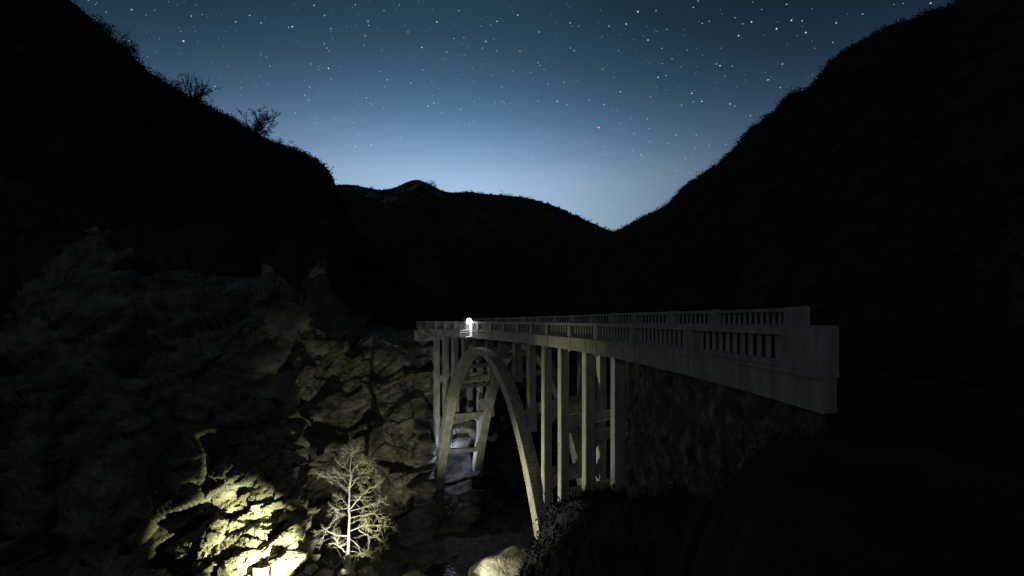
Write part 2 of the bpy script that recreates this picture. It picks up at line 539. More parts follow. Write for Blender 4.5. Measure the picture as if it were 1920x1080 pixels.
mountain = tag(obj('mountain', grid_mesh(P2), M['mountain']), kind='structure')
MOUNT_P, MOUNT_V = P2, v

# ---- right-hand hillside
U = np.arange(19)
hx = np.array([1090, 1146, 1207, 1258, 1288, 1322, 1360, 1390, 1412, 1463, 1484, 1523, 1561, 1604, 1664, 1732, 1800, 2100, 3200], float)
hy0 = np.array([462, 431, 401, 372, 342, 320, 290, 258, 235, 195, 174, 158, 113, 82, 51, 28, -2, -160, -800], float)
hz = [290, 270, 248, 228, 216, 203, 190, 181, 175, 163, 158, 151, 145, 139, 132, 125, 119, 98, 62]
fx = [1010, 1050, 1100, 1150, 1195, 1240, 1290, 1335, 1370, 1430, 1475, 1520, 1565, 1620, 1690, 1770, 1850, 2150, 3300]
fz = [240, 205, 175, 150, 132, 116, 102, 92, 85, 74, 68, 62, 57, 53, 48, 44, 41, 32, 21]
fh = [-14, -14, -14, -14, -13, -13, -12, -11, -10, -9, -8, -7, -6, -5, -4, -3, -2.2, -2, -2]
q = np.linspace(0, 18, 300)
v = np.concatenate([np.linspace(0, 4, 190)[:-1], np.linspace(4, 5, 12)])
fzz = interp_cols(U, fz, q); fxx = interp_cols(U, fx, q)
foot = np.stack([(fxx - 960) / FPX * fzz, fzz, interp_cols(U, fh, q) + CAMZ], 1)
under = foot + np.array([-14., -8, -16.])
hy = hy0.copy()
for it in range(4):
    rid = curve_ridge(U, hx, hy, hz, q)
    rows = [under, foot, foot * .62 + rid * .38 + np.array([0, 0, 2.]), foot * .28 + rid * .72 + np.array([0, 0, 1.]), rid, rid + np.array([30, 60, -45.])]
    P = loft(rows, v); N = grid_normals(P)
    if N[90, 120].dot(np.array([-1, -1, .6])) < 0: N = -N
    S = P.reshape(-1, 3); vv = np.repeat(v, len(q))
    damp = np.clip(np.abs(vv - 4) / .9, .28, 1)
    D = (fbm(S * .02, 5, 17, True) * 5.0 + fbm(S * .15, 4, 19) * 1.2) * damp
    P2 = P + N * D.reshape(P.shape[0], -1, 1)
    S2 = P2.reshape(-1, 3)
    ok = S2[:, 1] > 5
    ex, ey = 960 + FPX * S2[ok, 0] / S2[ok, 1], HORIZON - FPX * (S2[ok, 2] - CAMZ) / S2[ok, 1]
    for j in range(1, 17):
        near = np.abs(ex - hx[j]) < 5
        if near.any(): hy[j] += .8 * (hy0[j] + 3 - ey[near].min())
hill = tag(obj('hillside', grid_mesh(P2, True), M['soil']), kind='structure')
HILL_P, HILL_V = P2, v

# ---- near bank falling from the road end to the stream (height field)
LZ = [-40, -3, 0, 3, 6, 10, 15, 20, 25, 30, 35, 40, 45, 60, 90]
LX = [-2, -.6, 0.0, 1.4, 3.6, 5.6, 6.0, 5.6, 4.9, 4.0, 2.9, 1.9, -.2, -4, -6]
HB = [-1.7, -1.7, -1.7, -1.8, -1.95, -2.7, -6.0, -8.2, -9.8, -11.6, -14.2, -20.6, -26.0, -29.5, -30.5]
def bank_h(X, Y, rough=True):
    X, Y = np.asarray(X, float), np.asarray(Y, float)
    lx = np.interp(Y, LZ, LX); hb = np.interp(Y, LZ, HB)
    d = lx - X
    left = hb - 2.1 * np.maximum(d, 0) - .25 * np.maximum(np.minimum(d, 3), 0)
    right = hb + np.clip(-d, 0, 14) * np.where(Y > 14, .22, .02)
    # the causeway that carries the old road up to the bridge end
    road = -1.21 + .1 * (X - 6.93) * np.clip((Y - 2) / 8, 0, 1)
    w = np.clip((X - 6.9) / .9, 0, 1) * np.clip((18.5 - X) / 3, 0, 1) * np.clip((13.0 - Y) / 3.0, 0, 1)
    h = np.where(d > 0, left, right)
    h = h * (1 - w) + np.maximum(h, road) * w
    h = np.maximum(h, FLOOR - 2.5)
    return h
gx = np.concatenate([np.linspace(-26, -2, 40)[:-1], np.linspace(-2, 12, 130)[:-1], np.linspace(12, 60, 70)])
gy = np.concatenate([np.linspace(-14, 8, 60)[:-1], np.linspace(8, 56, 210)[:-1], np.linspace(56, 100, 24)])
GX, GY = np.meshgrid(gx, gy)
GZ = bank_h(GX, GY)
S = np.stack([GX, GY, GZ], -1).reshape(-1, 3)
bb, bc = blocks(S * .45, 83)
rough = np.clip((np.hypot(S[:, 0], S[:, 1]) - 2.5) / 6, .05, 1) * np.where((S[:, 0] > 7) & (S[:, 1] < 14), .15, 1)
dz = (fbm(S * .22, 4, 51) * .7 + bb * .16 + fbm(S * 1.3, 3, 53) * .12) * rough
GZ = GZ + dz.reshape(GZ.shape)
bank_P = np.stack([GX - .3 * dz.reshape(GZ.shape), GY, GZ + CAMZ], -1)
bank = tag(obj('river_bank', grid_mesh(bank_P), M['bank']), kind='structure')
bank_tree = BVHTree.FromPolygons([tuple(p) for p in bank_P.reshape(-1, 3)], [tuple(p.vertices) for p in bank.data.polygons])

# ---- canyon floor, stream and the wide ground below everything
gx, gy = np.linspace(-70, 70, 180), np.linspace(8, 210, 180)
GX, GY = np.meshgrid(gx, gy)
S = np.stack([GX, GY, 0 * GX], -1).reshape(-1, 3)
fz_ = FLOOR + CAMZ + fbm(S * .12, 4, 61).reshape(GX.shape) * .9 + fbm(S * .7, 3, 63).reshape(GX.shape) * .25
floor_P = np.stack([GX, GY, fz_], -1)
tag(obj('canyon_floor', grid_mesh(floor_P), M['gravel']), kind='structure')
wx = []
for t in np.linspace(0, 1, 40):
    y = 26 + 150 * t
    c = np.interp(y, [26, 44, 60, 90, 176], [-20, -9, -1, 6, 26]) + math.sin(y * .21) * 1.2
    wx.append((c, y))
vs, fs = [], []
for i, (c, y) in enumerate(wx):
    for k in range(5):
        vs.append((c + (k - 2) * 1.6, y, CAMZ + FLOOR - .05))
for i in range(len(wx) - 1):
    for k in range(4):
        a = i * 5 + k
        fs.append((a, a + 1, a + 6, a + 5))
tag(obj('stream', mesh_of(vs, fs), M['water']), kind='structure')
R_ = 60000
tag(obj('ground', mesh_of([(-R_, -R_, -4), (R_, -R_, -4), (R_, R_, -4), (-R_, R_, -4)], [(0, 1, 2, 3)]), M['soil']), kind='structure')

# ------------------------------------------------------------------ the bridge
TH = (.00118, .012296, -1.5657e-5)
X0, Y0 = 6.93, 10.10
_s = np.linspace(0, 80, 1601)
_th = TH[0] + TH[1] * _s + TH[2] * _s ** 2
_X = X0 + np.concatenate([[0], np.cumsum(-np.sin(_th[:-1]) * .05)])
_Y = Y0 + np.concatenate([[0], np.cumsum(np.cos(_th[:-1]) * .05)])
WID = 8.4
def theta(s): return float(np.interp(s, _s, _th))
def bank_fall(s): return float(np.interp(s, [0, 28, 56, 80], [.10, .10, .055, .05]))
def at(s, n=0.0, h=0.0):
    """point on the bridge: s along the near fascia, n metres to the right of it, h from the near parapet top"""
    t = theta(s)
    if s < 0:
        x, y = X0, Y0 + s
    else:
        x, y = float(np.interp(s, _s, _X)), float(np.interp(s, _s, _Y))
    return np.array([x + math.cos(t) * n, y + math.sin(t) * n, CAMZ - .187 + .00246 * s + bank_fall(s) * n + h])

def sweep(s0, s1, prof, step=.8):
    k = max(1, int(math.ceil((s1 - s0) / step)))
    m = len(prof)
    vs, fs = [], []
    for i in range(k + 1):
        s = s0 + (s1 - s0) * i / k
        for n_, h_ in prof:
            vs.append(at(s, n_, h_))
    for i in range(k):
        for j in range(m):
            a, b = i * m + j, i * m + (j + 1) % m
            fs.append((a, b, b + m, a + m))
    fs.append(tuple(range(m))[::-1])
    fs.append(tuple(range(k * m, k * m + m)))
    me = mesh_of(vs, fs)
    fix_normals(me)
    return me

def fix_normals(me):
    bm = bmesh.new(); bm.from_mesh(me)
    bmesh.ops.recalc_face_normals(bm, faces=bm.faces)
    bm.to_mesh(me); bm.free()

def rect(n0, n1, h0, h1): return [(n0, h0), (n1, h0), (n1, h1), (n0, h1)]

def box_mesh(sx, sy, sz, bevel=0.0, base=False):
    bm = bmesh.new()
    bmesh.ops.create_cube(bm, size=1)
    for v_ in bm.verts:
        v_.co.x *= sx; v_.co.y *= sy; v_.co.z = v_.co.z * sz + (sz / 2 if base else 0)
    if bevel:
        bmesh.ops.bevel(bm, geom=list(bm.edges), offset=bevel, segments=1, affect='EDGES')
    me = bpy.data.meshes.new('mesh'); bm.to_mesh(me); bm.free()
    return me

def beam(p0, p1, w, d, bevel=.03, up=(0, 0, 1)):
    """straight member from p0 to p1, w wide across, d deep"""
    p0, p1 = Vector(p0), Vector(p1)
    ax = (p1 - p0); L = ax.length; ax.normalize()
    sd = ax.cross(Vector(up)).normalized(); u2 = sd.cross(ax)
    me = box_mesh(w, L, d, bevel)
    mt = Matrix((( sd.x, ax.x, u2.x, 0), (sd.y, ax.y, u2.y, 0), (sd.z, ax.z, u2.z, 0), (0, 0, 0, 1)))
    mt.translation = (p0 + p1) / 2
    me.transform(mt)
    return me

BENTS = [17.5, 21.95, 26.4, 29.76, 33.0, 36.3, 39.7, 43.1, 46.4, 49.5, 52.4, 55.0, 57.6]
END = 60.6
NEARN, FARN = 1.45, 6.95
bridge = empty('arch_bridge', tuple(at(0, 4, -2)))
tag(bridge, 'curved pale concrete arch bridge spanning the dark canyon on tall columns', 'bridge')
BRLOC = Vector(bridge.location)
def bpart(name, me, mat='concrete', parent=None):
    o = obj(name, me, M[mat])
    o.parent = parent or bridge
    o.matrix_parent_inverse = Matrix.Translation(-BRLOC)
    return o

# deck, floor beams
bpart('deck_slab', sweep(10.9, END, rect(.05, WID - .05, -1.25, -.93)), 'concrete')
bpart('roadway', sweep(10.9, END + 1.6, rect(.9, WID - .9, -.93, -.90)), 'concrete_dark')
bpart('roadbed', sweep(.02, 10.88, rect(.36, WID - .1, -1.8, -.90)), 'concrete_dark')
for sb in BENTS:
    bpart('floor_beam', sweep(sb - .2, sb + .2, [(.06, -1.28), (.06, -1.93), (.9, -2.05), (WID - .9, -2.05), (WID - .06, -1.93), (WID - .06, -1.28)], 1))
# fascia panels with open joints at the bents
JO = [0.0, 7.0, 12.55] + BENTS + [END]
for side in (0, 1):
    for a, b in zip(JO[:-1], JO[1:]):
        if side and b < 12: continue
        a2 = max(a, 10.6) if side else a
        n0, n1 = (0, .30) if not side else (WID - .30, WID)
        bpart('fascia_panel', sweep(a2 + .025, b - .025, rect(n0, n1, -1.886, -1.10)))
for sb in BENTS:
    for n0, n1 in ((-.035, .05), (WID - .05, WID + .035)):
        bpart('bracket', sweep(sb - .13, sb + .13, rect(n0, n1, -2.0, -1.1), 1))

# parapets
bal_me = box_mesh(.07, .17, .70, .010)
def make_parapet(name, label, n0, flip, s_start, blocklen, height):
    pe = bpart(name, None) if False else empty(name)
    pe.parent = bridge
    pe.matrix_parent_inverse = Matrix.Translation(-BRLOC)
    pe['label'] = label
    sg = -1 if flip else 1
    def R(a, b, h0, h1):
        lo, hi = sorted((n0 + sg * a, n0 + sg * b))
        return rect(lo, hi, h0, h1)
    def pp(nm, me):
        o = obj(nm, me, M['concrete']); o.parent = pe
        o.matrix_parent_inverse = Matrix.Identity(4)
        return o
    o = pp('ledge', sweep(s_start, END, R(-.09, .34, -1.10, -1.0)))
    pp('plinth_rail', sweep(s_start + blocklen, END, R(.02, .30, -1.0, -.86)))
    pp('top_rail', sweep(s_start + blocklen, END, R(-.02, .34, -.17, 0.0)))
    pp('end_block', sweep(s_start, s_start + blocklen, R(-.03, .33, -1.0, .05)))
    pp('end_block', sweep(END - 1.2, END + .2, R(-.035, .40, -1.0, .05)))
    ps = [s for s in [7.0, 12.55] + BENTS if s > s_start + blocklen + 1]
    for s in ps:
        pp('post', sweep(s - .26, s + .26, R(-.05, .37, -1.0, .045), 1))
    lim = [s_start + blocklen] + ps + [END - 1.2]
    for a, b in zip(lim[:-1], lim[1:]):
        a2 = a + (.26 if a in ps else 0); b2 = b - (.26 if b in ps else 0)
        k = int(round((b2 - a2) / .42))
        for i in range(1, k):
            s = a2 + (b2 - a2) * i / k
            c = at(s, n0 + sg * .16, -.515)
            bo = obj('baluster', bal_me, M['concrete']); bo.parent = pe
            bo.matrix_parent_inverse = Matrix.Identity(4)
            bo.location = c
            bo.rotation_euler = (0, 0, theta(s))
    return pe
make_parapet('parapet', 'near concrete balustrade facing the gorge', 0.0, False, 0.0, 1.55, 1.0)
make_parapet('parapet', 'far concrete balustrade across the roadway', WID, True, 11.0, 1.2, 1.0)
# the parents hang below one Empty that is not at the origin
for ch in bridge.children:
    pass

# ribs
pA, pB = at(28.6, NEARN), at(55.9, NEARN)
chord = np.array([pB[0] - pA[0], pB[1] - pA[1]]); CL = np.linalg.norm(chord); chd = chord / CL
nrm = np.array([-chd[1] * -1, chd[0] * -1]) * 1.0
nrm = np.array([chd[1], -chd[0]])          # to the right of the direction of travel
if nrm[0] < 0: nrm = -nrm
midp = np.array([pA[0], pA[1]]) + chd * CL / 2 - nrm * .35
def rib_point(t, k):
    """t -1..1 along the arch; k 0 near rib, 1 far rib"""
    base = midp + chd * (CL / 2) * t + nrm * (5.5 * k)
    crown = -3.30 + .42 * k
    rise = 17.6 + 1.0 * k
    ext = max(0, abs(t) - 1)
    return np.array([base[0], base[1], CAMZ + crown - rise * (.78 * t * t + .22 * t ** 4)])
def rib_mesh(k):
    vs, fs = [], []
    ts = np.linspace(-1.10, 1.10, 67)
    w = 1.22
    for t in ts:
        p = rib_point(t, k)
        tg = rib_point(t + .01, k) - rib_point(t - .01, k); tg /= np.linalg.norm(tg)
        sd = np.array([nrm[0], nrm[1], 0]); up = np.cross(sd, tg); up /= np.linalg.norm(up)
        if up[2] < 0: up = -up
        d = .70 + .40 * abs(t)
        for a, b in ((-1, -1), (1, -1), (1, 1), (-1, 1)):
            vs.append(p + sd * a * w / 2 + up * b * d / 2)
    m = 4
    for i in range(len(ts) - 1):
        for j in range(4):
            a, b = i * m + j, i * m + (j + 1) % m
            fs.append((a, b, b + m, a + m))
    fs += [(3, 2, 1, 0), tuple(range(len(vs) - 4, len(vs)))]
    me = mesh_of(vs, fs); fix_normals(me)
    bm = bmesh.new(); bm.from_mesh(me)
    bmesh.ops.bevel(bm, geom=[e for e in bm.edges if len(e.link_faces) == 2 and e.calc_face_angle() > 1.0], offset=.035, segments=1, affect='EDGES')
    bm.to_mesh(me); bm.free()
    return me
for k in (0, 1):
    bpart('arch_rib', rib_mesh(k), 'concrete_rib')
def t_for(s, n):
    p = at(s, n)
    return float(np.dot(np.array([p[0], p[1]]) - midp, chd) / (CL / 2))
for t in (-.97, -.80, -.60, -.40, -.20, .0, .20, .40, .58, .76, .92):
    a, b = rib_point(t, 0), rib_point(t, 1)
    bpart('rib_strut', beam(a + np.array([*nrm, 0]) * .6, b - np.array([*nrm, 0]) * .6, .50, .55))

def ground_at(x, y):
    zs = []
    for tr in (bank_tree, cliff_tree):
        h = tr.ray_cast(Vector((x, y, CAMZ + 4)), Vector((0, 0, -1)))
        if h[0] is not None: zs.append(h[0].z)
    return max(zs) if zs else CAMZ + FLOOR
def column_mesh(x, y, rot, zt, zb_, w, d):
    me = box_mesh(w, d, zt - zb_, .05)
    me.transform(Matrix.Translation((x, y, (zt + zb_) / 2)) @ Matrix.Rotation(rot, 4, 'Z'))
    return me
for sb in BENTS:
    foot = {}
    for k, n_ in ((0, NEARN), (1, FARN)):
        p = at(sb, n_)
        top = at(sb, n_, -1.95)[2]
        t = t_for(sb, n_)
        on_rib = abs(t) < .97
        if on_rib:
            zr = rib_point(t, k)[2]
            off = (.39 + .21 * abs(t)) / max(.3, math.cos(math.atan2(abs(rib_point(t + .01, k)[2] - rib_point(t - .01, k)[2]), .02 * CL / 2)))
            bot = zr + off * .4
            if top - bot < .5: bot = top - .5
            foot[k] = bot
            bpart('column', column_mesh(p[0], p[1], theta(sb), top, bot, .74, .70))
            # pedestal on the extrados
            if top - bot > 1.2:
                bpart('pedestal', column_mesh(p[0], p[1], theta(sb), min(bot + off * .6 + 1.0, top - .1), bot - .3, .86, .95))
        else:
            g = ground_at(p[0], p[1])
            bot = min(g, CAMZ - 9) - 1.2
            foot[k] = g
            bpart('column', column_mesh(p[0], p[1], theta(sb), top, bot, .74, .70))
    lowest = max(foot.values())
    for hb_ in (-8.0, -13.8):
        if CAMZ + hb_ > lowest + 1.0 and not (abs(t_for(sb, 4)) < .55):
            a, b = at(sb, NEARN + .3), at(sb, FARN - .3)
            a[2] = CAMZ + hb_ - .1; b[2] = CAMZ + hb_ + .35
            bpart('brace', beam(a, b, .46, .80, .06))
            for e_, dr in ((a, 1), (b, -1)):      # haunches under the brace ends
                t_ = theta(sb); ux = np.array([math.cos(t_), math.sin(t_), 0]) * dr
                uy = np.array([-math.sin(t_), math.cos(t_), 0]) * .2
                z = np.array([0, 0, 1.])
                o0 = e_ + ux * .05 - z * .38
                tri = [o0, o0 + ux * .6, o0 - z * .6]
                bpart('haunch', mesh_of([p_ + uy for p_ in tri] + [p_ - uy for p_ in tri], [(0, 1, 2), (5, 4, 3), (0, 3, 4, 1), (1, 4, 5, 2), (2, 5, 3, 0)]))

# near abutment: rough rubble-faced wall below the end fascia
def abutment(s0, s1, nin, hbot, seed, face_n):
    ss = np.linspace(s0, s1, 90); hh = np.linspace(-1.84, hbot, 60)
    Pf = np.array([[at(s, face_n, h) for s in ss] for h in hh])
    S = Pf.reshape(-1, 3)
    bb, bc = blocks(S * np.array([1.1, 1.1, 1.5]), seed)
    d = (bb * .06 - .07 * np.exp(-bc * 8) + fbm(S * .5, 4, seed + 2) * .12).reshape(Pf.shape[:2])
    d[0] = np.minimum(d[0], 0)
    for i, h in enumerate(hh):
        for j, s in enumerate(ss):
            t = theta(s); b = .08 * (-1.84 - h)
            o = (d[i, j] + b * .5) * (-1 if face_n < 4 else 1)
            Pf[i, j, 0] += math.cos(t) * o; Pf[i, j, 1] += math.sin(t) * o
    return Pf
Pf = abutment(.4, 13.4, 0, -11.5, 101, .30)
Pb = np.array([[at(s, WID - .4, h) for s in np.linspace(.4, 13.4, 90)] for h in (-1.84, -11.5)])
me = grid_mesh(Pf)
bm = bmesh.new(); bm.from_mesh(me)
end = [bm.verts.new(Pf[i, -1] + 0 * Pf[i, -1]) for i in range(60)]
e2 = [bm.verts.new(Pf[i, -1] + np.array([math.cos(theta(13.4)), math.sin(theta(13.4)), .08]) * 7.4) for i in range(60)]
for i in range(59):
    bm.faces.new((end[i], e2[i], e2[i + 1], end[i + 1]))
top = [bm.verts.new(Pf[0, j]) for j in range(90)]
t2 = [bm.verts.new(Pf[0, j] + np.array([math.cos(theta(s_)), math.sin(theta(s_)), .08]) * 7.4) for j, s_ in enumerate(np.linspace(.4, 13.4, 90))]
for j in range(89):
    bm.faces.new((top[j], top[j + 1], t2[j + 1], t2[j]))
for j in range(89):
    pass
bm.to_mesh(me); bm.free()
bpart('abutment', me, 'abutment')
# far abutment block let into the cliff
bpart('abutment', sweep(END - .8, END + 1.6, rect(.3, WID - .3, -2.9, -1.26), 1.0), 'concrete')

# old road running on to the bridge
road_v, road_f = [], []
for i, y in enumerate(np.linspace(-14, 10.5, 30)):
    for k in range(6):
        x = 8.0 + k * 1.4 + max(0, (2 - y)) * .03 * k
        z = CAMZ - 1.17 + .1 * (x - 6.93) * np.clip((y - 2) / 8, 0, 1) + .02
        road_v.append((x, y, z))
for i in range(29):
    for k in range(5):
        a = i * 6 + k
        road_f.append((a, a + 1, a + 7, a + 6))
tag(obj('road', mesh_of(road_v, road_f, True), M['concrete_dark']), kind='structure')

# ------------------------------------------------------------------ steel platform and lamp on the parapet
SP = 44.55
pf = empty('jump_platform', tuple(at(SP, -.6, -1.75)))
tag(pf, 'floodlit steel platform hung outside the near parapet above the arch crown', 'platform')
PL = Vector(pf.location)
def ppart(name, me, mat='steel', parent=None):
    o = obj(name, me, M[mat]); o.parent = parent or pf
    o.matrix_parent_inverse = Matrix.Translation(-PL) if parent is None else Matrix.Identity(4)
    return o
def L_(ds, n, h): return at(SP + ds, n, h)
ppart('floor_plate', sweep(SP - .55, SP + .55, rect(-1.10, -.10, -1.72, -1.66), 2))
for ds in (-.62, .62):
    ppart('hanger_post', beam(L_(ds, -.06, -1.75), L_(ds, -.06, .02), .06, .06, .005, (1, 0, 0)))
    ppart('corner_post', beam(L_(ds, -1.12, -1.72), L_(ds, -1.12, -.88), .05, .05, .005, (1, 0, 0)))
    for h in (-.92, -1.18):
        ppart('side_rail', beam(L_(ds, -1.12, h), L_(ds, -.1, h), .045, .045, .004))
    ppart('hook', beam(L_(ds, -.06, .03), L_(ds, .36, .03), .07, .04, .004))
for h in (-.92, -1.18):
    ppart('guard_rail', beam(L_(-1.05, -1.12, h), L_(.85, -1.12, h), .05, .05, .004))
ppart('drop_bar', beam(L_(.85, -1.12, -1.9), L_(.85, -1.12, -.88), .05, .05, .004, (1, 0, 0)))
ppart('top_bar', beam(L_(-.62, -.06, .0), L_(.62, -.06, .0), .06, .06, .004))
for i, ds in enumerate((-.40, -.16)):
    ppart('ladder_rail', beam(L_(ds, -.12, -1.7), L_(ds, -.12, .0), .045, .045, .004, (1, 0, 0)))
for i in range(5):
    ppart('rung', beam(L_(-.40, -.12, -1.5 + i * .3), L_(-.16, -.12, -1.5 + i * .3), .035, .035, .003))
ppart('added_bright_panel', beam(L_(.02, -.16, -1.62), L_(.02, -.16, -.06), .50, .05, .006, (at(SP, 1)[0] - at(SP, 0)[0], at(SP, 1)[1] - at(SP, 0)[1], 0)), 'white_board')  # white panel added to make the bright lit column below the lamp
ppart('kick_board', sweep(SP - .50, SP + .50, rect(-1.15, -1.11, -1.72, -1.52), 2), 'white_board')

def head_mesh(r=.11, depth=.16, seg=16):
    vs, fs = [], []
    prof = [(0, -depth), (r * .55, -depth), (r * .7, -depth * .4), (r, 0), (r * .9, 0), (r * .62, -depth * .3), (0, -depth * .35)]
    for i in range(seg):
        a = 2 * math.pi * i / seg
        for rr, x in prof:
            vs.append((rr * math.cos(a), rr * math.sin(a), x))
    m = len(prof)
    for i in range(seg):
        for j in range(m - 1):
            a, b = i * m + j, ((i + 1) % seg) * m + j
            fs.append((a, b, b + 1, a + 1))
    me = mesh_of(vs, fs)
    return me
def lens_mesh(r=.085, seg=16, z=-.012):
    vs = [(0, 0, z)] + [(r * math.cos(2 * math.pi * i / seg), r * math.sin(2 * math.pi * i / seg), z) for i in range(seg)]
    return mesh_of(vs, [(0, i + 1, (i + 1) % seg + 1) for i in range(seg)])
def globe_mesh(r, sub=2):
    bm = bmesh.new(); bmesh.ops.create_icosphere(bm, subdivisions=sub, radius=r)
    me = bpy.data.meshes.new('mesh'); bm.to_mesh(me); bm.free()
    me.polygons.foreach_set('use_smooth', [True] * len(me.polygons))
    return me

lampP = at(SP + .18, -.34, .10)
lp = empty('flood_lamp', tuple(lampP))
tag(lp, 'glaring white globe lamp standing on the bridge rail', 'lamp')
bulb = obj('globe', globe_mesh(.31), glow_mat('lamp_globe_glow', (.92, 1.0, .95), 30.0), lp)
st = obj('stem', beam((0, 0, -.62), (0, 0, -.22), .05, .05, .004, (1, 0, 0)), M['black_metal'], lp)
foot_ = obj('foot', beam((0, 0, -.62), (.3, .16, -.62), .05, .05, .004), M['black_metal'], lp)
ld = bpy.data.lights.new('flood_light', 'POINT')
ld.energy = 260; ld.color = (.90, 1.0, .96); ld.shadow_soft_size = .27
lo = bpy.data.objects.new('flood_light', ld); COL.objects.link(lo); lo.parent = lp
lo.location = (-.25, -.16, .0)

# ------------------------------------------------------------------ tripod lamps added in place of the light painters' unseen hand torches
def tripod_lamp(loc, aim, height, label, glow, power, spill, color, angle, blend, second=None):
    e = empty('torch_lamp', tuple(loc))
    tag(e, label, 'lamp')
    for i in range(3):
        a = i * 2.094 + .4
        obj('leg', beam((.35 * math.cos(a) * height * .55, .35 * math.sin(a) * height * .55, 0), (0, 0, height * .6), .03, .03, .003, (1, 0, .1)), M['black_metal'], e)
    obj('mast', beam((0, 0, height * .45), (0, 0, height - .08), .035, .035, .003, (1, 0, 0)), M['black_metal'], e)
    d = (Vector(aim) - (Vector(loc) + Vector((0, 0, height)))).normalized()
    hd = obj('lamp_head', head_mesh(), M['black_metal'], e)
    hd.location = (0, 0, height)
    hd.rotation_euler = d.to_track_quat('Z', 'Y').to_euler()
    ln = obj('lens', lens_mesh(), glow, hd)
    l_ = bpy.data.lights.new('torch_light', 'SPOT')
    l_.energy = power; l_.color = color; l_.spot_size = angle; l_.spot_blend = blend; l_.shadow_soft_size = .06
    o = bpy.data.objects.new('torch_light', l_); COL.objects.link(o); o.parent = e
    o.location = Vector((0, 0, height)) + d * .06
    o.rotation_euler = d.to_track_quat('-Z', 'Y').to_euler()
    if second:
        aim2, p2, a2, bl2 = second
        d2 = (Vector(aim2) - (Vector(loc) + Vector((0, 0, height - .3)))).normalized()
        h2 = obj('lamp_head', head_mesh(), M['black_metal'], e)
        h2.location = (0, 0, height - .3)
        h2.rotation_euler = d2.to_track_quat('Z', 'Y').to_euler()
        obj('lens', lens_mesh(), glow, h2)
        l3 = bpy.data.lights.new('torch_light', 'SPOT')
        l3.energy = p2; l3.color = color; l3.spot_size = a2; l3.spot_blend = bl2; l3.shadow_soft_size = .06
        o3 = bpy.data.objects.new('torch_light', l3); COL.objects.link(o3); o3.parent = e
        o3.location = Vector((0, 0, height - .3)) + d2 * .06
        o3.rotation_euler = d2.to_track_quat('-Z', 'Y').to_euler()
    if spill:
        l2 = bpy.data.lights.new('torch_light_spill', 'POINT')
        l2.energy = spill; l2.color = color; l2.shadow_soft_size = .08
        o2 = bpy.data.objects.new('torch_light_spill', l2); COL.objects.link(o2); o2.parent = e
        o2.location = Vector((0, 0, height + .25))
    return e
WARM = (1.0, .96, .68)
WARM2 = (1.0, .98, .74)
GREENISH = (.95, 1.0, .50)
tripod_lamp((-17.0, 40.0, CAMZ + FLOOR - .3), px(484, 1030, 46), 3.4, 'tall tripod lamp in place of an unseen hand torch, turned towards the shattered cliff foot, below the picture edge', glow_mat('cliff_lamp_glow', GREENISH, 25.0),
            112000, 0, GREENISH, math.radians(50), 1.0)
tripod_lamp((-17.6, 45.0, CAMZ + FLOOR - .3), px(655, 960, 51), 1.6, 'low tripod lamp in place of an unseen hand torch, close in front of the bare tree, below the picture edge', glow_mat('tree_lamp_glow', WARM2, 25.0),
            7000, 0, (1.0, 1.0, .72), math.radians(88), .8)
tripod_lamp((-14.6, 40.5, CAMZ + FLOOR - .3), px(1085, 850, 36), 3.2, 'tall tripod lamp in place of an unseen hand torch, turned towards the bridge columns, below the picture edge', glow_mat('column_lamp_glow', WARM, 25.0),
            27000, 0, WARM, math.radians(42), .8, second=(px(1010, 640, 43), 2000, math.radians(84), .8))
tripod_lamp((-7.5, 41.0, CAMZ + FLOOR - .3), px(945, 1062, 44), 4.7, 'tall twin-headed lamp in place of an unseen hand torch, in the middle of the stream bed, below the picture edge', glow_mat('torch_lamp_glow', WARM2, 25.0),
            6000, 350, WARM2, math.radians(44), .8, second=(px(850, 800, 62), 7000, math.radians(40), .9))
def first_hit(x, y, tr):
    d = Vector(px(x, y, 1.0) - np.array([0, 0, CAMZ])).normalized()
    return tr.ray_cast(Vector((0, 0, CAMZ)), d)[0]
_w = first_hit(868, 805, cliff_tree)
_l = Vector(px(836, 862, 63.9))
_g = cliff_tree.ray_cast(_l + Vector((0, 0, 1)), Vector((0, 0, -1)))[0] or (_l - Vector((0, 0, .8)))
tripod_lamp(_g, _w, max(.5, _l.z - _g.z), 'small bluish lamp on the rock ledge behind the near arch foot', glow_mat('ledge_lamp_glow', (.75, .82, 1.0), 10.0), 1300, 480, (.60, .72, 1.0), math.radians(150), .9)

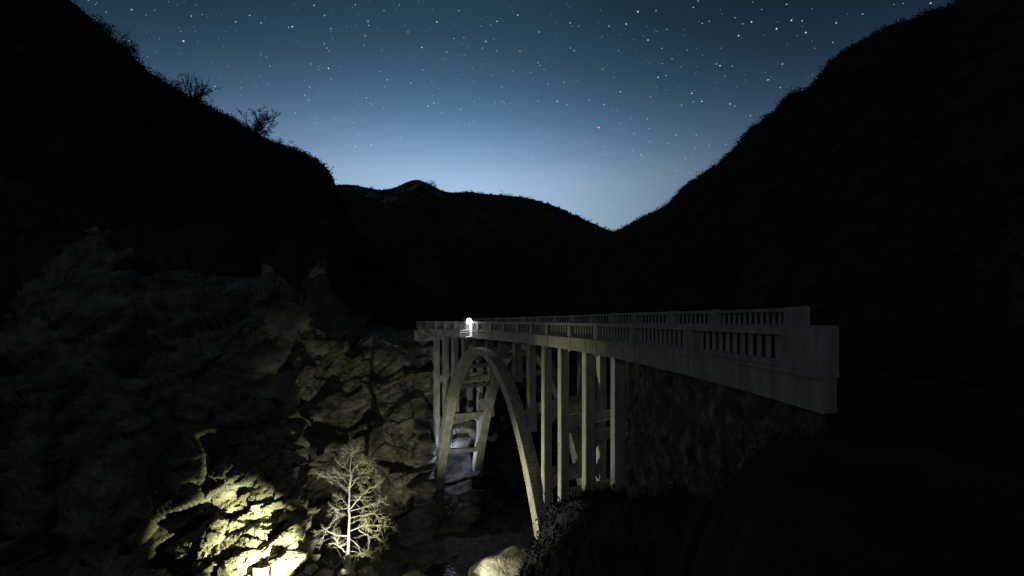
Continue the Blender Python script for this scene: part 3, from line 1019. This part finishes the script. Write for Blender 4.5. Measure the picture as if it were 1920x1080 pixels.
# ------------------------------------------------------------------ boulders
def rock_mesh(rx_, ry_, rz_, seed, angular=True, sub=2):
    rs = np.random.default_rng(seed)
    bm = bmesh.new()
    if angular:
        for i in range(15):
            d = rs.normal(size=3); d /= np.linalg.norm(d)
            bm.verts.new(d * (.85 + .3 * rs.random()))
        bmesh.ops.convex_hull(bm, input=bm.verts)
        for v_ in [v_ for v_ in bm.verts if not v_.link_faces]: bm.verts.remove(v_)
        bmesh.ops.triangulate(bm, faces=bm.faces)
        bmesh.ops.subdivide_edges(bm, edges=list(bm.edges), cuts=3, use_grid_fill=True)
    else:
        bmesh.ops.create_icosphere(bm, subdivisions=5, radius=1)
    co = np.array([v_.co[:] for v_ in bm.verts])
    off = rs.random(3) * 50
    if angular:
        d = fbm(co * 2.2 + off, 4, seed) * .09
    else:
        bl, bc = blocks(co * 1.1 + off, seed)
        d = fbm(co * 1.0 + off, 4, seed) * .22 + bl * .05 + fbm(co * 5 + off, 3, seed + 1) * .03
    for v_, dd in zip(bm.verts, d):
        v_.co *= (1 + dd)
        v_.co.x *= rx_; v_.co.y *= ry_; v_.co.z *= rz_
    bmesh.ops.recalc_face_normals(bm, faces=bm.faces)
    me = bpy.data.meshes.new('mesh'); bm.to_mesh(me); bm.free()
    if not angular:
        me.polygons.foreach_set('use_smooth', [True] * len(me.polygons))
    return me
BIG = [(985, 1092, 45.5, 5.2, 3.6, 3.3, False, 'huge rounded boulder beside the arch foot, its left edge glaring white'),
       (776, 1096, 47.0, 1.7, 1.6, 1.3, False, 'pale rounded boulder at the bottom edge between tree and huge boulder'),
       (690, 1079, 50.0, 1.3, 1.0, .9, True, 'pale angular boulder just right of the bare tree roots'),
       (648, 1078, 48.5, 1.0, .9, .7, True, 'pale angular boulder in front of the bare tree roots'),
       (606, 1082, 49.0, 1.2, 1.0, .8, True, 'yellowish boulder left of the bare tree roots'),
       (838, 1074, 52.5, 2.6, 2.0, .9, False, 'dim grey rock slab lying flat in the stream bed')]
for i, (x, y, d, a, b, c, sm, lab) in enumerate(BIG):
    o = obj('boulder', rock_mesh(a, b, c, 200 + i, sm is True), M['boulder'])
    o.location = px(x, y, d)
    o.rotation_euler = (0, 0, .3 * i)
    tag(o, lab, 'boulder')
RUB = [(560, 1002, 1.0), (575, 1030, 1.3), (548, 1045, 1.4), (520, 1062, 1.3), (490, 1074, 1.2), (455, 1076, 1.1), (425, 1070, .9), (395, 1066, .8), (585, 1062, 1.0),
       (565, 1076, .9), (370, 1060, .7), (350, 1074, .8), (535, 975, .8), (508, 962, .9), (480, 958, 1.0), (455, 975, .7), (548, 950, .7), (430, 995, .6), (410, 1015, .7),
       (330, 1070, .6), (300, 1076, .6), (385, 1040, .6), (498, 1030, .8), (470, 1050, .7), (575, 985, .6), (590, 1012, .6)]
n_r = 0
rub_me = [rock_mesh(1, .85, .8, 300 + i) for i in range(7)]
for i, (x, y, r) in enumerate(RUB):
    d = Vector(px(x, y, 1.0) - np.array([0, 0, CAMZ])).normalized()
    hit = cliff_tree.ray_cast(Vector((0, 0, CAMZ)), d)
    if hit[0] is None: continue
    o = obj('boulder', rub_me[i % 7], M['boulder'])
    o.location = hit[0] + d * r * .25
    o.scale = (r * random.uniform(.8, 1.25), r * random.uniform(.8, 1.1), r * random.uniform(.7, 1.1))
    o.rotation_euler = (random.uniform(-.5, .5), random.uniform(-.9, .2), random.uniform(0, 6.3))
    tag(o, 'angular boulder lodged in the floodlit rubble at the left cliff foot', 'boulder', 'rubble at the cliff foot')

# ------------------------------------------------------------------ trees and scrub
class Tubes:
    def __init__(self): self.v, self.f = [], []
    def add(self, pts, r0, r1, sides=5):
        pts = [Vector(p) for p in pts]
        k = len(pts); base = len(self.v)
        up = Vector((.13, .21, .97))
        for i, p in enumerate(pts):
            t = (pts[min(i + 1, k - 1)] - pts[max(i - 1, 0)])
            if t.length < 1e-6: t = Vector((0, 0, 1))
            t.normalize()
            a = t.cross(up)
            if a.length < .05: a = t.cross(Vector((1, 0, 0)))
            a.normalize(); b = t.cross(a)
            r = r0 + (r1 - r0) * i / max(1, k - 1)
            for j in range(sides):
                w = 2 * math.pi * j / sides
                self.v.append(p + a * math.cos(w) * r + b * math.sin(w) * r)
        for i in range(k - 1):
            for j in range(sides):
                a, b = base + i * sides + j, base + i * sides + (j + 1) % sides
                self.f.append((a, b, b + sides, a + sides))
        self.f.append(tuple(range(base + (k - 1) * sides, base + k * sides)))
    def mesh(self, smooth=True): return mesh_of(self.v, self.f, smooth)

def bend(p0, d, L, k, wob, rs, droop=0.0):
    pts = [Vector(p0)]; d = Vector(d).normalized()
    for i in range(k):
        d = (d + Vector(rs.normal(size=3) * wob) + Vector((0, 0, droop))).normalized()
        pts.append(pts[-1] + d * (L / k))
    return pts

def resample(pts, k):
    pts = [Vector(p) for p in pts]
    ln = [0]
    for a, b in zip(pts[:-1], pts[1:]): ln.append(ln[-1] + (b - a).length)
    out = []
    for i in range(k):
        t = ln[-1] * i / (k - 1)
        j = min(max(np.searchsorted(ln, t) - 1, 0), len(pts) - 2)
        f = (t - ln[j]) / max(1e-6, ln[j + 1] - ln[j])
        out.append(pts[j].lerp(pts[j + 1], min(1, f)))
    return out, ln[-1]

# -- the floodlit bare tree
TD = 51.0
def tp(zx, zy, dd=0.0):
    return Vector(px(520 + zx / 4, 810 + zy / 4, TD)) + Vector((0, dd, 0))
tree = empty('bare_tree', tuple(tp(535, 1050)))
tag(tree, 'slender leafless tree glowing pale in lamplight against the dark gorge wall', 'tree')
TL = Vector(tree.location)
def tpart(name, me, mat):
    o = obj(name, me, M[mat], tree)
    o.matrix_parent_inverse = Matrix.Translation(-TL)
    return o
rs = np.random.default_rng(5)
tk = Tubes()
trunk_pts, _ = resample([tp(528, 1090), tp(532, 1010), tp(533, 900), tp(538, 780), tp(540, 700), tp(542, 560), tp(545, 400), tp(552, 250), tp(558, 175), tp(566, 128)], 26)
trunk_pts = [p + Vector((rs.normal() * .05, rs.normal() * .05, 0)) * (1 if i > 3 else 0) for i, p in enumerate(trunk_pts)]
tk.add(trunk_pts, .20, .03, 8)
tpart('trunk', tk.mesh(), 'bark_pale')
stems = Tubes()
for i in range(9):
    x0 = 505 + 8 * i + rs.normal() * 4
    stems.add(bend(tp(x0, 1080, rs.normal() * .4), (rs.normal() * .12, 0, 1), 1.6 + rs.random() * 2.2, 7, .10, rs), .09, .02, 5)
for i in range(7):
    a = i / 7 * 6.28
    stems.add(bend(tp(532, 1005), (math.cos(a), math.sin(a) * .6, -.9), 2.2, 6, .12, rs), .12, .03, 5)
tpart('root_sprouts', stems.mesh(), 'bark_pale')
PRIM = [([(530, 438), (470, 410), (420, 390), (340, 372), (280, 388)], .085), ([(420, 390), (350, 350), (268, 344)], .05), ([(530, 560), (490, 515), (425, 515)], .06),
        ([(525, 390), (490, 350), (400, 340)], .055), ([(530, 775), (430, 775), (370, 735), (300, 742)], .095), ([(370, 735), (400, 690), (430, 660)], .04), ([(365, 740), (352, 800), (345, 838)], .04),
        ([(512, 900), (465, 840), (440, 785)], .07), ([(530, 570), (450, 590), (380, 580)], .04), ([(532, 630), (440, 645)], .035), ([(548, 295), (480, 270), (430, 240)], .04),
        ([(553, 205), (520, 155), (487, 188)], .04), ([(505, 965), (440, 1005), (370, 985)], .04), ([(545, 580), (590, 520), (640, 460), (720, 410), (785, 372)], .075),
        ([(550, 592), (620, 580), (690, 550), (820, 520)], .055), ([(545, 420), (580, 360), (610, 338), (720, 345)], .06), ([(547, 405), (560, 320), (590, 250), (640, 215), (720, 190)], .06),
        ([(600, 245), (614, 320), (660, 300), (722, 288)], .04), ([(545, 650), (600, 630), (700, 615), (785, 655)], .05), ([(545, 742), (620, 725), (690, 715), (780, 722), (855, 745)], .06),
        ([(610, 733), (690, 800), (740, 815), (790, 862)], .045), ([(550, 895), (640, 930), (760, 905)], .04), ([(555, 195), (600, 135), (655, 112)], .035), ([(556, 225), (640, 222), (722, 238)], .04),
        ([(660, 612), (672, 690), (700, 730)], .03), ([(545, 480), (500, 470), (440, 450)], .035), ([(548, 330), (500, 320), (455, 300)], .03), ([(545, 520), (610, 500), (680, 500)], .03),
        ([(560, 165), (540, 120), (520, 130)], .02), ([(545, 830), (480, 850), (420, 820)], .03), ([(548, 690), (600, 670), (650, 690)], .03), ([(552, 360), (640, 395), (655, 410)], .03),
        ([(545, 800), (600, 830), (650, 900), (730, 915)], .03), ([(566, 130), (610, 118), (640, 108)], .02)]
twigs, leafs = Tubes(), []
for pi, (pp_, r) in enumerate(PRIM):
    side_d = rs.normal() * 1.1
    n_ = len(pp_)
    pts = [tp(a, b, side_d * i / (n_ - 1)) for i, (a, b) in enumerate(pp_)]
    pts, L = resample(pts, 12)
    pts = [p + Vector(rs.normal(size=3) * .05 * (0 < i)) for i, p in enumerate(pts)]
    tb = Tubes(); tb.add(pts, r, r * .35, 6)
    tpart('limb', tb.mesh(), 'bark_pale')
    right = pp_[-1][0] > 560
    cnt = int(4 + L * 3.2)
    for j in range(cnt):
        f = .22 + .78 * (j + rs.random()) / cnt
        ip = min(int(f * 11), 10)
        p = pts[ip].lerp(pts[ip + 1], f * 11 - ip)
        ax = (pts[ip + 1] - pts[ip]).normalized()
        d = (ax * .9 + Vector((rs.normal() * .7, rs.normal() * .9, rs.normal() * .6 + .25))).normalized()
        l2 = (.45 + .95 * rs.random()) * (1.1 - .35 * f)
        sp = bend(p, d, l2, 5, .16, rs, .03)
        twigs.add(sp, .020, .009, 3)
        for m_ in range(4):
            g = .25 + .75 * rs.random()
            iq = min(int(g * 5), 4)
            p3 = sp[iq].lerp(sp[iq + 1], g * 5 - iq)
            d3 = ((sp[iq + 1] - sp[iq]).normalized() + Vector(rs.normal(size=3) * .6) + Vector((0, 0, .15))).normalized()
            tw = bend(p3, d3, .25 + .50 * rs.random(), 3, .15, rs)
            twigs.add(tw, .011, .006, 3)
            if right and f > .42 and rs.random() < .8:
                for z_ in range(2):
                    leafs.append((tw[-1 - z_] + Vector(rs.normal(size=3) * .03), rs.normal(size=3)))
o = tpart('twigs', twigs.mesh(), 'twig'); o['kind'] = 'stuff'
def leaf_cloud(items, size, rs):
    vs, fs = [], []
    for p, n_ in items:
        n_ = Vector(n_).normalized()
        a = n_.orthogonal().normalized(); b = n_.cross(a)
        w = rs.random() * 6.28
        a, b = a * math.cos(w) + b * math.sin(w), b * math.cos(w) - a * math.sin(w)
        s_ = size * (.6 + .8 * rs.random())
        k = len(vs)
        p = Vector(p)
        vs += [p - a * s_, p + b * s_ * .45, p + a * s_, p - b * s_ * .45]
        fs.append((k, k + 1, k + 2, k + 3))
    return mesh_of(vs, fs)
o = tpart('withered_leaves', leaf_cloud(leafs, .085, rs), 'catkin'); o['kind'] = 'stuff'

# -- dark trees and bushes on the skylines
def skyline(P_, V_, vr, x):
    """3-D point of the ridge row nearest to photograph column x"""
    row = P_[int(np.argmin(np.abs(V_ - vr)))]
    pxs = 960 + FPX * row[:, 0] / row[:, 1]
    i = int(np.argmin(np.abs(pxs - x)))
    return row[i]

def bare_bush(name, label, base, H, W, seed, lean=0.0, leafy=.0, nstem=6):
    rs = np.random.default_rng(seed)
    e = empty(name, tuple(base)); tag(e, label, 'tree' if 'tree' in name else 'bush')
    tk, tw, lv = Tubes(), Tubes(), []
    for i in range(nstem):
        a = rs.random() * 6.28
        d = Vector((math.cos(a) * W / H * .55 + lean, math.sin(a) * W / H * .5, 1))
        st_ = bend((0, 0, -.6), d, H * (.75 + .3 * rs.random()), 9, .13, rs)
        tk.add(st_, .035 * H ** .7, .012, 5)
        for j in range(10):
            ip = 2 + rs.integers(0, 7)
            dd = (st_[ip + 1] - st_[ip]).normalized() + Vector(rs.normal(size=3) * .75)
            b2_ = bend(st_[ip], dd, H * (.16 + .22 * rs.random()), 5, .18, rs, .02)
            tw.add(b2_, .07, .04, 3)
            for m_ in range(5):
                iq = rs.integers(1, 5)
                t3 = bend(b2_[iq], (b2_[iq] - b2_[iq - 1]).normalized() + Vector(rs.normal(size=3) * .7), H * (.05 + .09 * rs.random()), 3, .2, rs)
                tw.add(t3, .045, .03, 3)
                if rs.random() < leafy:
                    for z_ in range(6):
                        lv.append((t3[-1] + Vector(rs.normal(size=3) * .14), rs.normal(size=3)))
    obj('trunk', tk.mesh(), M['bark_dark'], e)
    o = obj('twigs', tw.mesh(), M['bark_dark'], e); o['kind'] = 'stuff'
    if lv:
        o = obj('crown', leaf_cloud(lv, .16, rs), M['leaf'], e); o['kind'] = 'stuff'
    return e

def leaf_bush(label, base, H, W, seed, cat='bush', name='bush', group=None):
    rs = np.random.default_rng(seed)
    e = empty(name, tuple(base)); tag(e, label, cat, group)
    tk, lv = Tubes(), []
    for i in range(6):
        a = rs.random() * 6.28
        st_ = bend((0, 0, -.5), (math.cos(a) * W / H * .6, math.sin(a) * W / H * .6, 1), H * (.5 + .4 * rs.random()), 6, .15, rs)
        tk.add(st_, .03 * H ** .7 + .02, .015, 4)
        for j in range(7):
            c = st_[2 + rs.integers(0, 5)] + Vector(rs.normal(size=3) * .17 * W)
            rr = W * (.07 + .09 * rs.random())
            for z_ in range(34):
                lv.append((c + Vector(rs.normal(size=3) * rr), rs.normal(size=3)))
    obj('trunk', tk.mesh(), M['bark_dark'], e)
    o = obj('crown', leaf_cloud(lv, .05 + .035 * W ** .5 * 1.6, rs), M['leaf'], e); o['kind'] = 'stuff'
    return e
R5 = (CLIFF_P, CLIFF_V, 5.0)
bare_bush('bare_tree', 'bare twiggy tree black against the sky on the left ridge', skyline(*R5, 362), 7.2, 8.5, 31, .1, nstem=14)
bare_bush('scrub_tree', 'dark feathery small tree leaning on the left ridge below the bare tree', skyline(*R5, 478), 8.2, 6.0, 32, .2, .7, 9)
for i, (x, H, W, lab) in enumerate([(226, 3.2, 4.0, 'rounded bush on the upper left skyline near the picture top'), (246, 2.8, 4.6, 'broad bush on the left skyline above the bare tree'),
        (196, 2.6, 3.4, 'topmost small bush on the left skyline'), (298, 1.8, 3.2, 'low bush on the left skyline just uphill of the bare tree'),
        (325, 1.8, 3.0, 'small bush touching the bare tree on the left skyline'), (520, 1.8, 3.2, 'low bush just right of the feathery tree on the left skyline'),
        (545, 2.2, 2.6, 'small bush on the left skyline near the rock nose'), (572, 2.4, 2.2, 'sprig bush standing highest on the rock nose'), (425, 2.0, 3.6, 'low bush between the two trees on the left skyline')]):
    leaf_bush(lab, skyline(*R5, x), H * 1.25, W * 1.2, 400 + i)
R4 = (HILL_P, HILL_V, 4.0)
for i, (x, H, W, lab) in enumerate([(1314, 4.2, 4.4, 'dark bush sticking out of the right skyline, lower of two'), (1342, 4.6, 5.0, 'dark bush sticking out of the right skyline, upper of two'),
        (1420, 4.0, 6.0, 'broad bush halfway up the right skyline'), (1492, 3.4, 6.0, 'low broad bush high on the right skyline'), (1245, 3.6, 5.0, 'low bush near the foot of the right skyline'),
        (1540, 2.6, 4.4, 'small bush on the right skyline above the broad one'), (1640, 2.4, 4.0, 'topmost small bush on the right skyline'), (1285, 3.0, 4.0, 'small bush on the lower right skyline')]):
    leaf_bush(lab, skyline(*R4, x), H, W, 430 + i)
R2 = (MOUNT_P, MOUNT_V, 2.0)
for i, (x, H, lab) in enumerate([(806, 7.5, 'tiny dark tree just right of the summit'), (815, 6.0, 'tiny dark tree below the summit on its right shoulder'), (944, 7.0, 'tiny dark tree midway along the far ridge'),
        (955, 6.5, 'tiny dark tree right beside another midway along the far ridge'), (985, 5.0, 'tiny dark tree where the far ridge starts to fall'), (698, 5.0, 'tiny dark tree in the dip left of the summit')]):
    leaf_bush(lab, skyline(*R2, x), H, H * .7, 460 + i, 'tree', 'far_tree')

# -- chaparral: nobody could count it
def chaparral(P_, V_, v0, v1, count, size, seed, leaf, name='chaparral', cond=None, per=26):
    rs = np.random.default_rng(seed)
    ok = np.where((V_ >= v0) & (V_ <= v1))[0] if V_ is not None else np.arange(P_.shape[0])
    r_ = rs.choice(ok, count); c_ = rs.integers(0, P_.shape[1] - 1, count)
    p = P_[np.minimum(r_, P_.shape[0] - 2), c_] + (P_[np.minimum(r_ + 1, P_.shape[0] - 1), c_] - P_[np.minimum(r_, P_.shape[0] - 2), c_]) * rs.random((count, 1)) \
        + (P_[np.minimum(r_, P_.shape[0] - 2), c_ + 1] - P_[np.minimum(r_, P_.shape[0] - 2), c_]) * rs.random((count, 1))
    if cond is not None: p = p[cond(p)]
    n = len(p)
    s_ = size * (.5 + rs.random((n, 1, 1)) ** 2)
    c = p[:, None, :] + rs.normal(size=(n, per, 3)) * s_ * np.array([.5, .5, .32]) + np.array([0, 0, .25]) * s_
    c = c.reshape(-1, 3)
    a = rs.normal(size=c.shape); a /= np.linalg.norm(a, axis=1, keepdims=True)
    b = np.cross(a, rs.normal(size=c.shape)); b /= np.linalg.norm(b, axis=1, keepdims=True)
    L = leaf * (.5 + rs.random((len(c), 1)))
    V4 = np.stack([c - a * L, c + b * L * .5, c + a * L, c - b * L * .5], 1).reshape(-1, 3)
    q_ = np.arange(len(V4)).reshape(-1, 4)
    me = bpy.data.meshes.new('mesh')
    me.vertices.add(len(V4)); me.vertices.foreach_set('co', V4.reshape(-1).astype(np.float32))
    me.loops.add(q_.size); me.loops.foreach_set('vertex_index', q_.reshape(-1).astype(np.int32))
    me.polygons.add(len(q_)); me.polygons.foreach_set('loop_start', (np.arange(len(q_)) * 4).astype(np.int32)); me.polygons.foreach_set('loop_total', np.full(len(q_), 4, np.int32))
    me.update(calc_edges=True)
    o = obj(name, me, M['leaf']); tag(o, kind='stuff')
    return o
chaparral(CLIFF_P, CLIFF_V, 3.25, 4.95, 5800, 1.2, 71, .22)['label'] = 'dark scrub covering the left hillside above the cliff'
chaparral(HILL_P, HILL_V, 1.0, 3.96, 7000, 1.5, 72, .30)['label'] = 'dark scrub covering the right hillside'
chaparral(MOUNT_P, MOUNT_V, .6, 1.84, 5000, 1.8, 73, .7, per=14)['label'] = 'dark forest scrub covering the far mountain'
chaparral(bank_P, None, 0, 0, 6500, .5, 74, .10, 'scrub', lambda p: (p[:, 1] > 17) & ~((p[:, 0] > 6.5) & (p[:, 1] < 15)) & (p[:, 2] > CAMZ - 24) & (p[:, 0] < np.interp(p[:, 1], LZ, LX) + 1.5))['label'] = 'low scrub on the near bank below the bridge end'

chaparral(bank_P, None, 0, 0, 9000, .38, 75, .03, 'scrub', lambda p: (p[:, 1] < 19) & (np.hypot(p[:, 0], p[:, 1]) > 5.5) & ~((p[:, 0] > 6.3) & (p[:, 1] < 15)) & (p[:, 2] > CAMZ - 16) & (p[:, 0] < np.interp(p[:, 1], LZ, LX) + .6) & (p[:, 0] > np.interp(p[:, 1], LZ, LX) - 3), per=60)['label'] = 'low twiggy scrub along the edge of the near bank'

# ------------------------------------------------------------------ stars and an aircraft
STARS = [(344, 77, 3), (548, 50, 3), (616, 128, 3.2), (608, 82, 2.2), (613, 90, 2.2), (617, 96, 2), (690, 40, 2.6), (691, 48, 2.4), (685, 67, 2.6), (620, 54, 2), (591, 231, 2.4), (630, 224, 2.2), (610, 286, 2.2),
         (819, 41, 3), (932, 40, 3), (971, 28, 2.8), (1011, 60, 2.6), (791, 89, 2.8), (838, 98, 2.4), (793, 131, 2.2), (975, 96, 2.4), (941, 163, 2.4), (921, 141, 2), (802, 199, 2.8), (721, 162, 2.2),
         (1196, 22, 3.6), (1174, 45, 3), (1142, 49, 2.6), (1215, 75, 2.8), (1230, 20, 2.4), (1309, 2, 2), (1409, 41, 2.8), (1385, 67, 3), (1456, 54, 3), (1484, 38, 2.8), (1511, 61, 2.8), (1568, 43, 2.6), (1504, 39, 2.2), (1745, 6, 2.4), (1475, 8, 2.2),
         (1350, 123, 2.8), (1373, 124, 2.2), (1234, 145, 2.8), (1163, 172, 2.8), (1297, 175, 3), (1316, 190, 2.8), (1278, 197, 2.4), (1300, 191, 2.2), (1369, 195, 2.8), (1378, 199, 2.2), (1407, 217, 2.6), (1467, 120, 2.6), (1463, 164, 2.6), (1439, 150, 2.2),
         (1214, 223, 2.4), (1217, 241, 2.2), (1218, 265, 2.4), (1186, 281, 2.2), (1285, 296, 2.6), (1330, 273, 2.2), (1306, 253, 2.2), (1269, 320, 2.4), (1218, 355, 2.4), (1125, 344, 2.4), (1154, 393, 2.4), (1151, 398, 2), (1045, 190, 2.8), (1105, 188, 2.6), (1040, 273, 2.6),
         (735, 299, 2.2), (782, 318, 2.4), (853, 338, 2.4), (886, 328, 2.6), (867, 334, 2), (1096, 313, 2.6), (1087, 315, 2.4), (1084, 349, 2.2), (1006, 365, 2), (966, 340, 2), (666, 275, 2.8), (696, 272, 2.8), (734, 299, 2.4), (650, 246, 2), (663, 230, 2.2), (694, 193, 2.2), (697, 197, 2),
         (403, 162, 2.4), (233, 75, 2), (247, 18, 2.2), (359, 30, 2), (442, 41, 2.4), (468, 29, 2.2), (541, 51, 2), (589, 10, 2.4), (506, 124, 2), (578, 188, 2.2), (590, 247, 2), (666, 9, 2.2), (583, 120, 2), (597, 130, 2), (621, 148, 2), (720, 20, 2), (730, 245, 2.4), (765, 60, 2.2),
         (860, 20, 2.2), (890, 190, 2), (905, 120, 2), (1020, 130, 2), (1070, 90, 2.2), (1130, 130, 2), (1160, 95, 2), (1250, 55, 2), (1260, 110, 2.2), (1330, 40, 2.2), (1290, 240, 2), (1010, 240, 2.2), (960, 210, 2), (870, 255, 2.2), (820, 280, 2), (760, 240, 2), (920, 290, 2.2), (1000, 310, 2), (1060, 330, 2)]
SD = 40000.0
def star_mesh(items):
    vs, fs = [], []
    for d, r in items:
        c = Vector(d) * SD
        k = len(vs)
        for ax in ((1, 0, 0), (-1, 0, 0), (0, 1, 0), (0, -1, 0), (0, 0, 1), (0, 0, -1)):
            vs.append(c + Vector(ax) * r)
        for a in (0, 1):
            for b in (2, 3):
                for e in (4, 5): fs.append((k + a, k + b, k + e))
    return mesh_of([v_ + Vector((0, 0, CAMZ)) for v_ in vs], fs)
def stars(items, mat, label):
    o = obj('stars', star_mesh(items), mat)
    tag(o, label, kind='stuff')
PXR = SD / FPX
bright, medium, faint, dim = [], [], [], []
for x, y, w in STARS:
    d = Vector(px(x, y, 1.0) - np.array([0, 0, CAMZ]))
    L = d.length; d.normalize()
    (bright if w >= 2.75 else medium).append((d, w * .31 * PXR * L))
rs = np.random.default_rng(99)
for i in range(20000):
    d = rs.normal(size=3); d /= np.linalg.norm(d)
    if d[2] < .05: continue
    w = .75 + 1.35 * rs.random() ** 5
    (faint if rs.random() < .8 else dim).append((Vector(d), w * .55 * PXR))
stars(bright, glow_mat('bright_star', (.85, .97, 1.0), .95, False), 'brightest white stars')
stars(medium, glow_mat('medium_star', (.60, .85, 1.0), .75, False), 'medium bluish stars')
stars(faint, glow_mat('faint_star', (.46, .70, .90), .85, False), 'faint bluish stars all over the sky')
stars(dim, glow_mat('dim_star', (.85, .80, .74), .5, False), 'faint warm stars all over the sky')

AD = 7000.0
ac = empty('aircraft', tuple(px(1122, 239, AD)))
tag(ac, 'far aircraft with red and white lights crossing the starry sky', 'aircraft')
AX = Vector((.95, 0, -.31)).normalized()
tb = Tubes(); tb.add([AX * -18, AX * -14, AX * 0, AX * 13, AX * 18], 2.0, 2.0, 8); obj('fuselage', tb.mesh(), M['alloy'], ac)
for sgn in (-1, 1):
    w_ = [Vector((3, 0, 0)), Vector((-3, 0, 0)), Vector((-7, sgn * 17, 1)), Vector((-5, sgn * 17, 1))]
    vs = w_ + [p + Vector((0, 0, .5)) for p in w_]
    obj('wing', mesh_of(vs, [(0, 1, 2, 3), (7, 6, 5, 4), (0, 4, 5, 1), (1, 5, 6, 2), (2, 6, 7, 3), (3, 7, 4, 0)]), M['alloy'], ac)
w_ = [Vector((-13, -.3, 2)), Vector((-18, -.3, 2)), Vector((-20, -.3, 8)), Vector((-17, -.3, 8))]
vs = w_ + [p + Vector((0, .6, 0)) for p in w_]
obj('tail_fin', mesh_of(vs, [(0, 1, 2, 3), (7, 6, 5, 4), (0, 4, 5, 1), (1, 5, 6, 2), (2, 6, 7, 3), (3, 7, 4, 0)]), M['alloy'], ac)
g_r, g_w = glow_mat('red_beacon_glow', (1.0, .10, .22), 1.6, False), glow_mat('strobe_glow', (.9, .85, 1.0), 1.6, False)
for loc, mt, r in (((-5, 17, 1), g_r, 4.5), ((-5, -17, 1), g_w, 4.5), (tuple(AX * 17), g_w, 5.5), (tuple(AX * -17), g_r, 6.0), ((0, 0, -3), g_r, 5.0)):
    o = obj('navigation_light', globe_mesh(r, 1), mt, ac); o.location = loc
